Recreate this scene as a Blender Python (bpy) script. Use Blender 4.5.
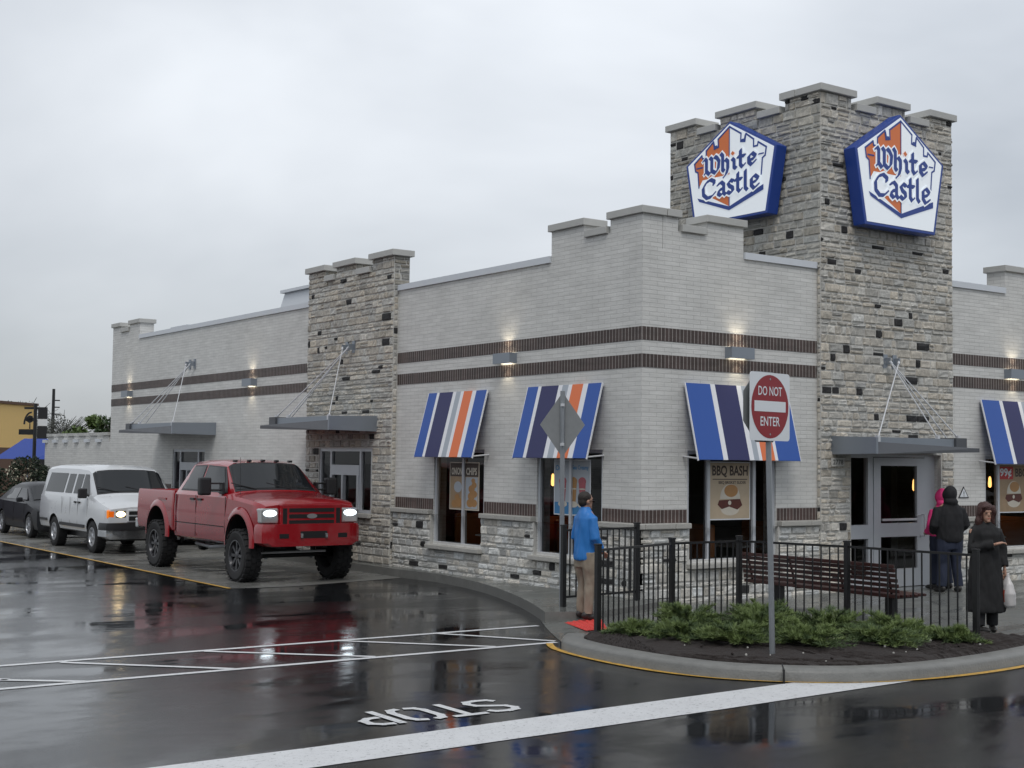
import bpy, bmesh, math, random
from mathutils import Vector, Matrix
from math import sin, cos, pi, radians
for _o in list(bpy.data.objects): bpy.data.objects.remove(_o)
S = bpy.context.scene
COL = S.collection
# ------------------------------------------------------------------ camera
cd = bpy.data.cameras.new('camera'); cam = bpy.data.objects.new('camera', cd); COL.objects.link(cam)
cd.sensor_width = 36; cd.lens = 48.169; cd.clip_end = 2000; cd.clip_start = 0.1
# camera columns: right, up, back
cam.matrix_world = Matrix(((0.81582248, -0.0420961, -0.57676823, -13.5311),
                           (-0.57817773, -0.03866415, -0.81499423, -15.7309),
                           (0.01200783, 0.99836517, -0.05588211, 2.05), (0, 0, 0, 1)))
S.camera = cam
S.render.engine = 'CYCLES'
S.render.resolution_x = 1024; S.render.resolution_y = 768
S.view_settings.view_transform = 'Standard'; S.view_settings.look = 'None'
S.view_settings.exposure = 0.78; S.view_settings.gamma = 1.0
try: S.cycles.max_bounces = 8; S.cycles.transparent_max_bounces = 12
except Exception: pass
# ------------------------------------------------------------------ overcast sky
W = bpy.data.worlds.new('World'); S.world = W; W.use_nodes = True
nt = W.node_tree; N = nt.nodes; Lk = nt.links
bg = N['Background']; bg.inputs['Strength'].default_value = 0.1
sky = N.new('ShaderNodeTexSky'); sky.sky_type = 'NISHITA'; sky.sun_disc = False
SUN_EL, SUN_AZ = 58, 215
sky.sun_elevation = radians(SUN_EL); sky.sun_rotation = radians(SUN_AZ)
tc = N.new('ShaderNodeTexCoord')
mp = N.new('ShaderNodeMapping'); mp.inputs['Scale'].default_value = (1.0, 1.0, 2.6)
Lk.new(tc.outputs['Generated'], mp.inputs['Vector'])
nz = N.new('ShaderNodeTexNoise'); nz.inputs['Scale'].default_value = 1.7; nz.inputs['Detail'].default_value = 5; nz.inputs['Roughness'].default_value = 0.48
nz.inputs['Distortion'].default_value = 0.3
Lk.new(mp.outputs['Vector'], nz.inputs['Vector'])
cr = N.new('ShaderNodeValToRGB')
cr.color_ramp.elements[0].position = 0.30; cr.color_ramp.elements[0].color = (2.85, 3.05, 3.32, 1)
cr.color_ramp.elements[1].position = 0.72; cr.color_ramp.elements[1].color = (5.45, 5.65, 5.9, 1)
Lk.new(nz.outputs['Fac'], cr.inputs['Fac'])
sx = N.new('ShaderNodeSeparateXYZ'); Lk.new(tc.outputs['Generated'], sx.inputs['Vector'])
hr = N.new('ShaderNodeMapRange'); hr.inputs['From Min'].default_value = -0.02; hr.inputs['From Max'].default_value = 0.30
hr.inputs['To Min'].default_value = 0.66; hr.inputs['To Max'].default_value = 1.06
Lk.new(sx.outputs['Z'], hr.inputs['Value'])
mr = N.new('ShaderNodeMapRange'); mr.inputs['From Min'].default_value = 0.2; mr.inputs['From Max'].default_value = 0.95
mr.inputs['To Min'].default_value = 0.93; mr.inputs['To Max'].default_value = 1.17
Lk.new(sx.outputs['X'], mr.inputs['Value'])
mm = N.new('ShaderNodeMath'); mm.operation = 'MULTIPLY'; Lk.new(hr.outputs[0], mm.inputs[0]); Lk.new(mr.outputs[0], mm.inputs[1])
vm = N.new('ShaderNodeVectorMath'); vm.operation = 'SCALE'; Lk.new(cr.outputs['Color'], vm.inputs[0]); Lk.new(mm.outputs[0], vm.inputs['Scale'])
mx = N.new('ShaderNodeMix'); mx.data_type = 'RGBA'; mx.inputs[0].default_value = 0.93
Lk.new(sky.outputs[0], mx.inputs[6]); Lk.new(vm.outputs[0], mx.inputs[7])
Lk.new(mx.outputs[2], bg.inputs['Color'])
sl = bpy.data.lights.new('sun', 'SUN'); sl.energy = 0.7; sl.angle = radians(25); sl.color = (1, 0.97, 0.93)
sun = bpy.data.objects.new('sun', sl); COL.objects.link(sun)
_d = Vector((sin(radians(SUN_AZ)) * cos(radians(SUN_EL)), cos(radians(SUN_AZ)) * cos(radians(SUN_EL)), sin(radians(SUN_EL))))
sun.rotation_euler = _d.to_track_quat('Z', 'Y').to_euler()

# ------------------------------------------------------------------ materials
MATS = {}
def mat(name, color, rough=0.6, metal=0.0, var=0.0, vscale=8.0, bump=0.0, bscale=40.0, coat=0.0, emit=None, estr=0.0, spec=0.5):
    if name in MATS: return MATS[name]
    m = bpy.data.materials.new(name); m.use_nodes = True; t = m.node_tree; b = t.nodes['Principled BSDF']
    b.inputs['Base Color'].default_value = (*color, 1); b.inputs['Roughness'].default_value = rough
    b.inputs['Metallic'].default_value = metal; b.inputs['Specular IOR Level'].default_value = spec
    b.inputs['Coat Weight'].default_value = coat; b.inputs['Coat Roughness'].default_value = 0.05
    if emit: b.inputs['Emission Color'].default_value = (*emit, 1); b.inputs['Emission Strength'].default_value = estr
    if var or bump:
        c = t.nodes.new('ShaderNodeTexCoord')
    if var:
        n = t.nodes.new('ShaderNodeTexNoise'); n.inputs['Scale'].default_value = vscale; n.inputs['Detail'].default_value = 6
        n.inputs['Roughness'].default_value = 0.65
        t.links.new(c.outputs['Object'], n.inputs['Vector'])
        x = t.nodes.new('ShaderNodeMix'); x.data_type = 'RGBA'; t.links.new(n.outputs['Fac'], x.inputs[0])
        x.inputs[6].default_value = (*[max(0, k * (1 - var)) for k in color], 1)
        x.inputs[7].default_value = (*[min(1, k * (1 + var)) for k in color], 1)
        t.links.new(x.outputs[2], b.inputs['Base Color'])
        q = t.nodes.new('ShaderNodeMapRange'); q.inputs['To Min'].default_value = max(0.02, rough - 0.12); q.inputs['To Max'].default_value = min(1, rough + 0.12)
        t.links.new(n.outputs['Fac'], q.inputs['Value']); t.links.new(q.outputs[0], b.inputs['Roughness'])
    if bump:
        n2 = t.nodes.new('ShaderNodeTexNoise'); n2.inputs['Scale'].default_value = bscale; n2.inputs['Detail'].default_value = 4
        t.links.new(c.outputs['Object'], n2.inputs['Vector'])
        u = t.nodes.new('ShaderNodeBump'); u.inputs['Strength'].default_value = bump; u.inputs['Distance'].default_value = 0.02
        t.links.new(n2.outputs['Fac'], u.inputs['Height']); t.links.new(u.outputs[0], b.inputs['Normal'])
    MATS[name] = m
    return m

def brick_mat(name, c1, c2, mortar, bw, rh, ms, offset=0.5, rough=0.6, bump=0.6, blotch=0.12, zoff=0.0):
    m = bpy.data.materials.new(name); m.use_nodes = True; t = m.node_tree; b = t.nodes['Principled BSDF']; L = t.links.new
    g = t.nodes.new('ShaderNodeNewGeometry'); s = t.nodes.new('ShaderNodeSeparateXYZ'); L(g.outputs['Position'], s.inputs[0])
    a = t.nodes.new('ShaderNodeMath'); a.operation = 'ADD'; L(s.outputs['X'], a.inputs[0]); L(s.outputs['Y'], a.inputs[1])
    z = t.nodes.new('ShaderNodeMath'); z.operation = 'ADD'; L(s.outputs['Z'], z.inputs[0]); z.inputs[1].default_value = zoff
    cb = t.nodes.new('ShaderNodeCombineXYZ'); L(a.outputs[0], cb.inputs[0]); L(z.outputs[0], cb.inputs[1])
    br = t.nodes.new('ShaderNodeTexBrick'); L(cb.outputs[0], br.inputs['Vector']); br.offset = offset
    br.inputs['Scale'].default_value = 1; br.inputs['Brick Width'].default_value = bw; br.inputs['Row Height'].default_value = rh
    br.inputs['Mortar Size'].default_value = ms; br.inputs['Mortar Smooth'].default_value = 0.25
    br.inputs['Color1'].default_value = (*c1, 1); br.inputs['Color2'].default_value = (*c2, 1); br.inputs['Mortar'].default_value = (*mortar, 1)
    n = t.nodes.new('ShaderNodeTexNoise'); n.inputs['Scale'].default_value = 1.1; n.inputs['Detail'].default_value = 8; n.inputs['Roughness'].default_value = 0.7
    L(cb.outputs[0], n.inputs['Vector'])
    mpp = t.nodes.new('ShaderNodeMapping'); mpp.inputs['Scale'].default_value = (2.2, 14, 1); L(cb.outputs[0], mpp.inputs['Vector'])
    n3 = t.nodes.new('ShaderNodeTexNoise'); n3.inputs['Scale'].default_value = 1.0; n3.inputs['Detail'].default_value = 3; L(mpp.outputs[0], n3.inputs['Vector'])
    ad = t.nodes.new('ShaderNodeMath'); ad.operation = 'ADD'; L(n.outputs['Fac'], ad.inputs[0]); L(n3.outputs['Fac'], ad.inputs[1])
    r = t.nodes.new('ShaderNodeMapRange'); r.inputs['From Min'].default_value = 0.6; r.inputs['From Max'].default_value = 1.4
    r.inputs['To Min'].default_value = 1 - blotch; r.inputs['To Max'].default_value = 1 + blotch; L(ad.outputs[0], r.inputs['Value'])
    v = t.nodes.new('ShaderNodeVectorMath'); v.operation = 'SCALE'; L(br.outputs['Color'], v.inputs[0]); L(r.outputs[0], v.inputs['Scale'])
    L(v.outputs[0], b.inputs['Base Color']); b.inputs['Roughness'].default_value = rough
    iv = t.nodes.new('ShaderNodeMath'); iv.operation = 'MULTIPLY_ADD'; L(br.outputs['Fac'], iv.inputs[0]); iv.inputs[1].default_value = -1.0
    fn = t.nodes.new('ShaderNodeTexNoise'); fn.inputs['Scale'].default_value = 45; L(cb.outputs[0], fn.inputs['Vector']); L(fn.outputs['Fac'], iv.inputs[2])
    u = t.nodes.new('ShaderNodeBump'); u.inputs['Strength'].default_value = bump; u.inputs['Distance'].default_value = 0.008
    L(iv.outputs[0], u.inputs['Height']); L(u.outputs[0], b.inputs['Normal'])
    MATS[name] = m; return m

def wet_mat(name, c1, c2, rlo, rhi, pscale, fine=220, bump=0.25, agg=0.35, wet=0.5):
    """wet paving: smooth where water stands, rougher where the stones poke through"""
    m = bpy.data.materials.new(name); m.use_nodes = True; t = m.node_tree; b = t.nodes['Principled BSDF']; L = t.links.new
    g = t.nodes.new('ShaderNodeNewGeometry')
    def noise(sc, det=5, ro=0.55, vec=None, dist=0.0):
        n = t.nodes.new('ShaderNodeTexNoise'); n.inputs['Scale'].default_value = sc; n.inputs['Detail'].default_value = det
        n.inputs['Roughness'].default_value = ro; n.inputs['Distortion'].default_value = dist
        L(vec or g.outputs['Position'], n.inputs['Vector']); return n
    mp_ = t.nodes.new('ShaderNodeMapping'); mp_.inputs['Rotation'].default_value = (0, 0, radians(52)); mp_.inputs['Scale'].default_value = (1, 2.3, 1)
    L(g.outputs['Position'], mp_.inputs['Vector'])
    big = noise(pscale, 6, 0.6, mp_.outputs[0], 0.4)
    pud = t.nodes.new('ShaderNodeMapRange'); pud.interpolation_type = 'SMOOTHSTEP'
    pud.inputs['From Min'].default_value = wet - 0.10; pud.inputs['From Max'].default_value = wet + 0.12; L(big.outputs['Fac'], pud.inputs['Value'])
    fn = noise(fine, 3, 0.7)
    x = t.nodes.new('ShaderNodeMix'); x.data_type = 'RGBA'; L(fn.outputs['Fac'], x.inputs[0])
    x.inputs[6].default_value = (*c1, 1); x.inputs[7].default_value = (*c2, 1)
    md = noise(0.9, 6, 0.7)
    r2 = t.nodes.new('ShaderNodeMapRange'); r2.inputs['To Min'].default_value = 0.65; r2.inputs['To Max'].default_value = 1.35; L(md.outputs['Fac'], r2.inputs['Value'])
    v = t.nodes.new('ShaderNodeVectorMath'); v.operation = 'SCALE'; L(x.outputs[2], v.inputs[0]); L(r2.outputs[0], v.inputs['Scale'])
    L(v.outputs[0], b.inputs['Base Color'])
    rr = t.nodes.new('ShaderNodeMapRange'); rr.inputs['To Min'].default_value = rlo; rr.inputs['To Max'].default_value = rhi; L(pud.outputs[0], rr.inputs['Value'])
    L(rr.outputs[0], b.inputs['Roughness'])
    sp = t.nodes.new('ShaderNodeMapRange'); sp.inputs['To Min'].default_value = 0.5; sp.inputs['To Max'].default_value = agg; L(pud.outputs[0], sp.inputs['Value']); L(sp.outputs[0], b.inputs['Specular IOR Level'])
    b.inputs['IOR'].default_value = 1.4
    bs = t.nodes.new('ShaderNodeMath'); bs.operation = 'MULTIPLY_ADD'; L(pud.outputs[0], bs.inputs[0]); bs.inputs[1].default_value = bump; bs.inputs[2].default_value = 0.015
    u = t.nodes.new('ShaderNodeBump'); u.inputs['Distance'].default_value = 0.004
    L(bs.outputs[0], u.inputs['Strength']); L(fn.outputs['Fac'], u.inputs['Height'])
    wv = noise(3.0, 3, 0.5)
    u2 = t.nodes.new('ShaderNodeBump'); u2.inputs['Strength'].default_value = 0.055; u2.inputs['Distance'].default_value = 0.02
    L(wv.outputs['Fac'], u2.inputs['Height']); L(u.outputs[0], u2.inputs['Normal']); L(u2.outputs[0], b.inputs['Normal'])
    MATS[name] = m; return m

def stone_mat(name, rough=0.75):
    m = bpy.data.materials.new(name); m.use_nodes = True; t = m.node_tree; b = t.nodes['Principled BSDF']; L = t.links.new
    a = t.nodes.new('ShaderNodeAttribute'); a.attribute_name = 'Col'
    g = t.nodes.new('ShaderNodeNewGeometry')
    n = t.nodes.new('ShaderNodeTexNoise'); n.inputs['Scale'].default_value = 16; n.inputs['Detail'].default_value = 8; n.inputs['Roughness'].default_value = 0.75
    L(g.outputs['Position'], n.inputs['Vector'])
    r = t.nodes.new('ShaderNodeMapRange'); r.inputs['From Min'].default_value = 0.3; r.inputs['From Max'].default_value = 0.7; r.inputs['To Min'].default_value = 0.62; r.inputs['To Max'].default_value = 1.35
    L(n.outputs['Fac'], r.inputs['Value'])
    v = t.nodes.new('ShaderNodeVectorMath'); v.operation = 'SCALE'; L(a.outputs['Color'], v.inputs[0]); L(r.outputs[0], v.inputs['Scale'])
    L(v.outputs[0], b.inputs['Base Color']); b.inputs['Roughness'].default_value = rough
    u = t.nodes.new('ShaderNodeBump'); u.inputs['Strength'].default_value = 0.8; u.inputs['Distance'].default_value = 0.02
    L(n.outputs['Fac'], u.inputs['Height']); L(u.outputs[0], b.inputs['Normal'])
    MATS[name] = m; return m

def glass_mat(name, tint=(0.5, 0.53, 0.55), refl=1.0):
    m = bpy.data.materials.new(name); m.use_nodes = True; t = m.node_tree; L = t.links.new
    for n in list(t.nodes):
        if n.type != 'OUTPUT_MATERIAL': t.nodes.remove(n)
    out = [n for n in t.nodes if n.type == 'OUTPUT_MATERIAL'][0]
    tr = t.nodes.new('ShaderNodeBsdfTransparent'); tr.inputs[0].default_value = (*tint, 1)
    gl = t.nodes.new('ShaderNodeBsdfGlossy'); gl.inputs['Roughness'].default_value = 0.01; gl.inputs['Color'].default_value = (refl, refl, refl, 1)
    fr = t.nodes.new('ShaderNodeFresnel'); fr.inputs['IOR'].default_value = 1.5
    mx = t.nodes.new('ShaderNodeMixShader'); L(fr.outputs[0], mx.inputs[0]); L(tr.outputs[0], mx.inputs[1]); L(gl.outputs[0], mx.inputs[2]); L(mx.outputs[0], out.inputs[0])
    MATS[name] = m; return m

M_BRICK = brick_mat('pale painted brick', (0.66, 0.655, 0.63), (0.615, 0.61, 0.585), (0.49, 0.485, 0.465), 0.30, 0.0668, 0.0050, rough=0.5, bump=0.5, blotch=0.17)
M_SOLD = brick_mat('dark soldier brick', (0.050, 0.035, 0.030), (0.075, 0.050, 0.044), (0.36, 0.33, 0.31), 0.076, 10.0, 0.006, offset=0.0, rough=0.55, bump=0.5, blotch=0.3, zoff=3.0)
M_SOLD2 = brick_mat('base soldier brick', (0.055, 0.036, 0.031), (0.085, 0.052, 0.045), (0.36, 0.33, 0.31), 0.076, 10.0, 0.006, offset=0.0, rough=0.55, bump=0.5, blotch=0.3, zoff=3.0)
M_STONE = stone_mat('split face stone')
M_MORTAR = mat('stone mortar', (0.52, 0.51, 0.48), 0.85, var=0.2, vscale=20, bump=0.4)
M_CAST = mat('cast stone', (0.47, 0.47, 0.45), 0.65, var=0.12, vscale=6, bump=0.15)
M_SILL = mat('pale limestone sill', (0.40, 0.39, 0.36), 0.7, var=0.2, vscale=14, bump=0.3)
M_COPE = mat('white metal coping', (0.62, 0.65, 0.69), 0.35, metal=0.0, var=0.05)
M_ALU = mat('silver aluminium', (0.54, 0.56, 0.59), 0.38, metal=0.2, var=0.06)
M_ALUD = mat('dark grey aluminium', (0.10, 0.105, 0.115), 0.45, metal=0.3, var=0.08)
M_ALUB = mat('blue grey metal panel', (0.27, 0.30, 0.34), 0.36, metal=0.45, var=0.08, vscale=3)
M_ROD = mat('bright steel rod', (0.68, 0.69, 0.71), 0.35, metal=0.4)
M_GALV = mat('galvanised steel', (0.32, 0.34, 0.36), 0.45, metal=0.6, var=0.15, vscale=25)
M_SIGNBACK = mat('bare sign back', (0.24, 0.25, 0.255), 0.5, metal=0.2, var=0.15, vscale=12)
M_BLACK = mat('black painted steel', (0.012, 0.012, 0.013), 0.35, var=0.2)
M_RUB = mat('black rubber', (0.014, 0.014, 0.015), 0.75, var=0.25, vscale=20, bump=0.2)
M_PLAS = mat('black plastic', (0.016, 0.016, 0.018), 0.45)
M_DARK = mat('dark cavity', (0.008, 0.008, 0.009), 0.8)
M_ASPH = wet_mat('wet asphalt', (0.006, 0.0065, 0.007), (0.020, 0.021, 0.023), 0.02, 0.12, 0.33, wet=0.49, bump=0.26, agg=0.26, fine=150)
M_CONC = wet_mat('wet concrete', (0.12, 0.12, 0.112), (0.21, 0.21, 0.20), 0.16, 0.42, 0.7, bump=0.4, fine=120)
M_WALK = wet_mat('wet pavement concrete', (0.095, 0.10, 0.094), (0.175, 0.18, 0.17), 0.14, 0.45, 0.6, bump=0.4, fine=110)
M_CURB = mat('curb concrete', (0.165, 0.165, 0.155), 0.45, var=0.4, vscale=5, bump=0.3)
M_WPAINT = mat('white road paint', (0.62, 0.63, 0.64), 0.4, var=0.12, vscale=5, bump=0.3, bscale=150)
M_YPAINT = mat('yellow road paint', (0.62, 0.36, 0.05), 0.4, var=0.3, vscale=9, bump=0.3, bscale=150)
for pm, th in ((M_WPAINT, .585), (M_YPAINT, .56)):
    t = pm.node_tree; b = t.nodes['Principled BSDF']; g_ = t.nodes.new('ShaderNodeNewGeometry'); n_ = t.nodes.new('ShaderNodeTexNoise'); n_.inputs['Scale'].default_value = 26; n_.inputs['Detail'].default_value = 10; n_.inputs['Roughness'].default_value = 0.8
    t.links.new(g_.outputs['Position'], n_.inputs['Vector']); r_ = t.nodes.new('ShaderNodeMapRange'); r_.inputs['From Min'].default_value = th - .03; r_.inputs['From Max'].default_value = th + .06; t.links.new(n_.outputs['Fac'], r_.inputs['Value'])
    x_ = t.nodes.new('ShaderNodeMix'); x_.data_type = 'RGBA'; src = b.inputs['Base Color'].links[0].from_socket; t.links.new(src, x_.inputs[6]); x_.inputs[7].default_value = (0.05, 0.05, 0.05, 1); t.links.new(r_.outputs[0], x_.inputs[0]); t.links.new(x_.outputs[2], b.inputs['Base Color'])
M_RED = mat('red tactile paving', (0.62, 0.06, 0.05), 0.45, var=0.12)
M_MULCH = mat('black mulch', (0.018, 0.012, 0.010), 0.8, var=0.6, vscale=60, bump=0.9, bscale=50)
M_GLASS = glass_mat('window glass', (0.80, 0.82, 0.84), 0.8)
M_CARGL = mat('car glass', (0.012, 0.014, 0.016), 0.03, spec=0.55)
M_TRUCK = mat('red car paint', (0.29, 0.006, 0.012), 0.22, var=0.12, vscale=2.5, coat=0.8)
M_VAN = mat('white car paint', (0.60, 0.62, 0.64), 0.3, var=0.05, vscale=2, coat=0.6)
M_SEDAN = mat('charcoal car paint', (0.016, 0.017, 0.020), 0.35, coat=0.15, spec=0.25)
M_CHROME = mat('chrome', (0.55, 0.56, 0.58), 0.16, metal=0.95)
M_ALLOY = mat('alloy wheel', (0.42, 0.43, 0.45), 0.3, metal=0.8)
M_BRIM = mat('black wheel rim', (0.05, 0.05, 0.055), 0.22, metal=0.4)
M_LAMP = mat('lit headlamp', (0.8, 0.8, 0.8), 0.1, emit=(0.80, 0.92, 1.0), estr=3.2)
M_LAMPW = mat('warm lit headlamp', (0.8, 0.8, 0.7), 0.1, emit=(1.0, 0.72, 0.34), estr=5.0)
M_LENS = mat('clear lamp lens', (0.50, 0.50, 0.50), 0.08, metal=0.5)
M_AMBER = mat('amber lens', (0.75, 0.20, 0.02), 0.15, emit=(1, 0.25, 0.02), estr=0.25)
M_REDL = mat('red lens', (0.30, 0.01, 0.01), 0.15)
M_GLOW = mat('wall lamp glow', (1, 0.9, 0.7), 0.4, emit=(1.0, 0.90, 0.70), estr=3.0)
M_BLUE = mat('awning blue', (0.020, 0.085, 0.36), 0.5)
M_NAVY = mat('awning navy', (0.018, 0.020, 0.10), 0.5)
M_WHT = mat('awning white', (0.76, 0.77, 0.80), 0.5)
M_LGR = mat('awning grey', (0.36, 0.40, 0.45), 0.5)
M_ORG = mat('awning orange', (0.72, 0.17, 0.055), 0.5)
M_SWHT = mat('sign face white', (0.74, 0.77, 0.80), 0.3)
M_SLIT = mat('backlit sign face', (0.76, 0.79, 0.82), 0.3, emit=(0.85, 0.93, 1.0), estr=0.16)
M_SBLU = mat('sign blue', (0.014, 0.055, 0.30), 0.35)
M_SORG = mat('sign orange', (0.80, 0.20, 0.05), 0.35)
M_DNR = mat('traffic sign red', (0.27, 0.012, 0.020), 0.4)
M_SKIN = mat('skin', (0.42, 0.24, 0.17), 0.55)
M_WOOD = mat('dark red slats', (0.045, 0.014, 0.012), 0.35, var=0.25, vscale=12)
M_INT = mat('dim interior wall', (0.075, 0.075, 0.078), 0.8, var=0.3, vscale=1.5)
M_INTF = mat('interior floor', (0.05, 0.045, 0.042), 0.5)
M_PAPER = mat('poster paper', (0.50, 0.40, 0.28), 0.5, var=0.2, vscale=3)
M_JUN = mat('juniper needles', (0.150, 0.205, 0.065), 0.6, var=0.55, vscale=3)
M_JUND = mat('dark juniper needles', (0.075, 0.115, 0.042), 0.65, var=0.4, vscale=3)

# ------------------------------------------------------------------ helpers
def tag(o, label=None, cat=None, group=None, kind=None):
    if label: o['label'] = label
    if cat: o['category'] = cat
    if group: o['group'] = group
    if kind: o['kind'] = kind
    return o
def empty(name, loc=(0, 0, 0), rz=0, label=None, cat=None, group=None):
    o = bpy.data.objects.new(name, None); COL.objects.link(o); o.location = loc; o.rotation_euler = (0, 0, rz)
    o.empty_display_size = 0.2
    return tag(o, label, cat, group)
def copy_tree(o, parent=None):
    c = o.copy(); COL.objects.link(c)
    if parent: c.parent = parent
    for ch in [q for q in bpy.data.objects if q.parent == o]: copy_tree(ch, c)
    return c
def pane(fr, a, b, z0, z1, d, parent):
    o, u, v, n = fr; me = bpy.data.meshes.new('pane')
    me.from_pydata([o + u * x + v * y + n * d for x, y in ((a, z0), (b, z0), (b, z1), (a, z1))], [], [(0, 1, 2, 3)]); me.materials.append(M_GLASS); me.update()
    if me.polygons[0].normal.dot(n) < 0: me.flip_normals()
    ob = bpy.data.objects.new('pane', me); COL.objects.link(ob); ob.parent = parent; return ob
class MB:
    def __init__(s): s.v = []; s.f = []; s.m = []; s.mats = []; s.c = []
    def mi(s, m):
        if m not in s.mats: s.mats.append(m)
        return s.mats.index(m)
    def add(s, vs, fs, m, col=None):
        b = len(s.v); s.v += [tuple(p) for p in vs]; i = s.mi(m)
        for f in fs: s.f.append([b + k for k in f]); s.m.append(i)
        if col is not None: s.c += [col] * len(vs)
        return s
    def box(s, lo, hi, m, M=None, bev=0.0):
        x0, y0, z0 = lo; x1, y1, z1 = hi
        if bev > 0:
            bev = min(bev, (x1 - x0) * .45, (y1 - y0) * .45, (z1 - z0) * .45)
            bm = bmesh.new(); bmesh.ops.create_cube(bm, size=1)
            for v in bm.verts: v.co = Vector(((x0 + x1) / 2 + v.co.x * (x1 - x0), (y0 + y1) / 2 + v.co.y * (y1 - y0), (z0 + z1) / 2 + v.co.z * (z1 - z0)))
            bmesh.ops.bevel(bm, geom=list(bm.edges), offset=bev, segments=2, affect='EDGES', profile=0.6)
            s.bm(bm, m, M); return s
        vs = [Vector(p) for p in ((x0, y0, z0), (x1, y0, z0), (x1, y1, z0), (x0, y1, z0), (x0, y0, z1), (x1, y0, z1), (x1, y1, z1), (x0, y1, z1))]
        if M: vs = [M @ v for v in vs]
        return s.add(vs, [(0, 3, 2, 1), (4, 5, 6, 7), (0, 1, 5, 4), (1, 2, 6, 5), (2, 3, 7, 6), (3, 0, 4, 7)], m)
    def bm(s, bm, m, M=None):
        bm.verts.index_update()
        vs = [(M @ v.co) if M else v.co.copy() for v in bm.verts]
        s.add(vs, [[v.index for v in f.verts] for f in bm.faces], m); bm.free()
    def tube(s, pts, r, m, n=8, caps=True, rs=None):
        pts = [Vector(p) for p in pts]; k = len(pts); vs = []; fs = []
        prev = None
        for i, p in enumerate(pts):
            d = (pts[min(i + 1, k - 1)] - pts[max(i - 1, 0)]).normalized()
            if prev is None:
                a = Vector((0, 0, 1)) if abs(d.z) < .9 else Vector((1, 0, 0)); x = d.cross(a).normalized()
            else:
                x = (prev - d * prev.dot(d)).normalized()
            prev = x; y = d.cross(x); rr = rs[i] if rs else r
            if not isinstance(rr, (tuple, list)): rr = (rr, rr)
            for j in range(n):
                a = 2 * pi * j / n; vs.append(p + x * cos(a) * rr[0] + y * sin(a) * rr[1])
        for i in range(k - 1):
            for j in range(n):
                fs.append((i * n + j, i * n + (j + 1) % n, (i + 1) * n + (j + 1) % n, (i + 1) * n + j))
        if caps: fs.append(tuple(reversed(range(n)))); fs.append(tuple((k - 1) * n + j for j in range(n)))
        return s.add(vs, fs, m)
    def prism(s, poly, fr, d0, d1, m, m_side=None):
        """2-D polygon in frame fr = (origin, u, v, n) extruded from depth d0 to d1 along n"""
        o, u, v, nn = fr; k = len(poly)
        A = [o + u * p[0] + v * p[1] + nn * d1 for p in poly]; B = [o + u * p[0] + v * p[1] + nn * d0 for p in poly]
        s.add(A + B, [tuple(range(k)), tuple(reversed(range(k, 2 * k)))], m)
        s.add(A + B, [(i, k + i, k + (i + 1) % k, (i + 1) % k) for i in range(k)], m_side or m)
        return s
    def lathe(s, prof, m, M=None, n=24, closed=False):
        """profile of (r, h) about local z"""
        vs = []; k = len(prof)
        for (r, h) in prof:
            for j in range(n):
                a = 2 * pi * j / n; p = Vector((r * cos(a), r * sin(a), h)); vs.append(M @ p if M else p)
        fs = []
        for i in range(k - 1):
            for j in range(n): fs.append((i * n + j, i * n + (j + 1) % n, (i + 1) * n + (j + 1) % n, (i + 1) * n + j))
        if not closed: fs.append(tuple(reversed(range(n)))); fs.append(tuple((k - 1) * n + j for j in range(n)))
        return s.add(vs, fs, m)
    def build(s, name, parent=None, smooth=None, label=None, bevel=0):
        me = bpy.data.meshes.new(name); me.from_pydata(s.v, [], s.f)
        for m in s.mats: me.materials.append(m)
        me.polygons.foreach_set('material_index', s.m)
        if s.c:
            a = me.attributes.new('Col', 'FLOAT_COLOR', 'POINT')
            a.data.foreach_set('color', [k for c in s.c for k in (*c, 1.0)])
        bm = bmesh.new(); bm.from_mesh(me)
        if bevel:
            bmesh.ops.remove_doubles(bm, verts=bm.verts, dist=0.0001)
        bmesh.ops.recalc_face_normals(bm, faces=bm.faces); bm.to_mesh(me); bm.free()
        if smooth is not None:
            me.polygons.foreach_set('use_smooth', [True] * len(me.polygons))
            me.set_sharp_from_angle(angle=radians(smooth))
        o = bpy.data.objects.new(name, me); COL.objects.link(o)
        if bevel:
            b = o.modifiers.new('bevel', 'BEVEL'); b.width = bevel; b.segments = 2; b.limit_method = 'ANGLE'; b.angle_limit = radians(35)
        if parent: o.parent = parent
        if label: o['label'] = label
        return o
def bake(o, name=None):
    """apply modifiers to a plain mesh"""
    dg = bpy.context.evaluated_depsgraph_get(); dg.update()
    me = bpy.data.meshes.new_from_object(o.evaluated_get(dg)); o.modifiers.clear(); o.data = me; return o
def FR(o, u, v):
    u = Vector(u).normalized(); v = Vector(v).normalized(); return (Vector(o), u, v, u.cross(v))
def text_geo(mb, body, fr, x, y, h, m, d0, d1, sx=1.0, bold=0.0, align='CENTER', wmax=None):
    c = bpy.data.curves.new('t', 'FONT'); c.body = body; c.size = 1; c.align_x = align; c.offset = bold; c.resolution_u = 3
    o = bpy.data.objects.new('t', c); COL.objects.link(o)
    dg = bpy.context.evaluated_depsgraph_get(); dg.update()
    me = bpy.data.meshes.new_from_object(o.evaluated_get(dg))
    xs = [v.co.x for v in me.vertices]; ys = [v.co.y for v in me.vertices]
    w = max(xs) - min(xs); hh = max(ys) - min(ys); cxm = (max(xs) + min(xs)) / 2; y0 = min(ys)
    k = h / hh; kx = k * sx
    if wmax: kx = wmax / w
    oo, u, v, n = fr
    pts = [oo + u * (x + (q.co.x - cxm) * kx) + v * (y + (q.co.y - y0) * k) + n * d1 for q in me.vertices]
    mb.add(pts, [tuple(p.vertices) for p in me.polygons], m)
    bpy.data.objects.remove(o); bpy.data.curves.remove(c); bpy.data.meshes.remove(me)
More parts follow.
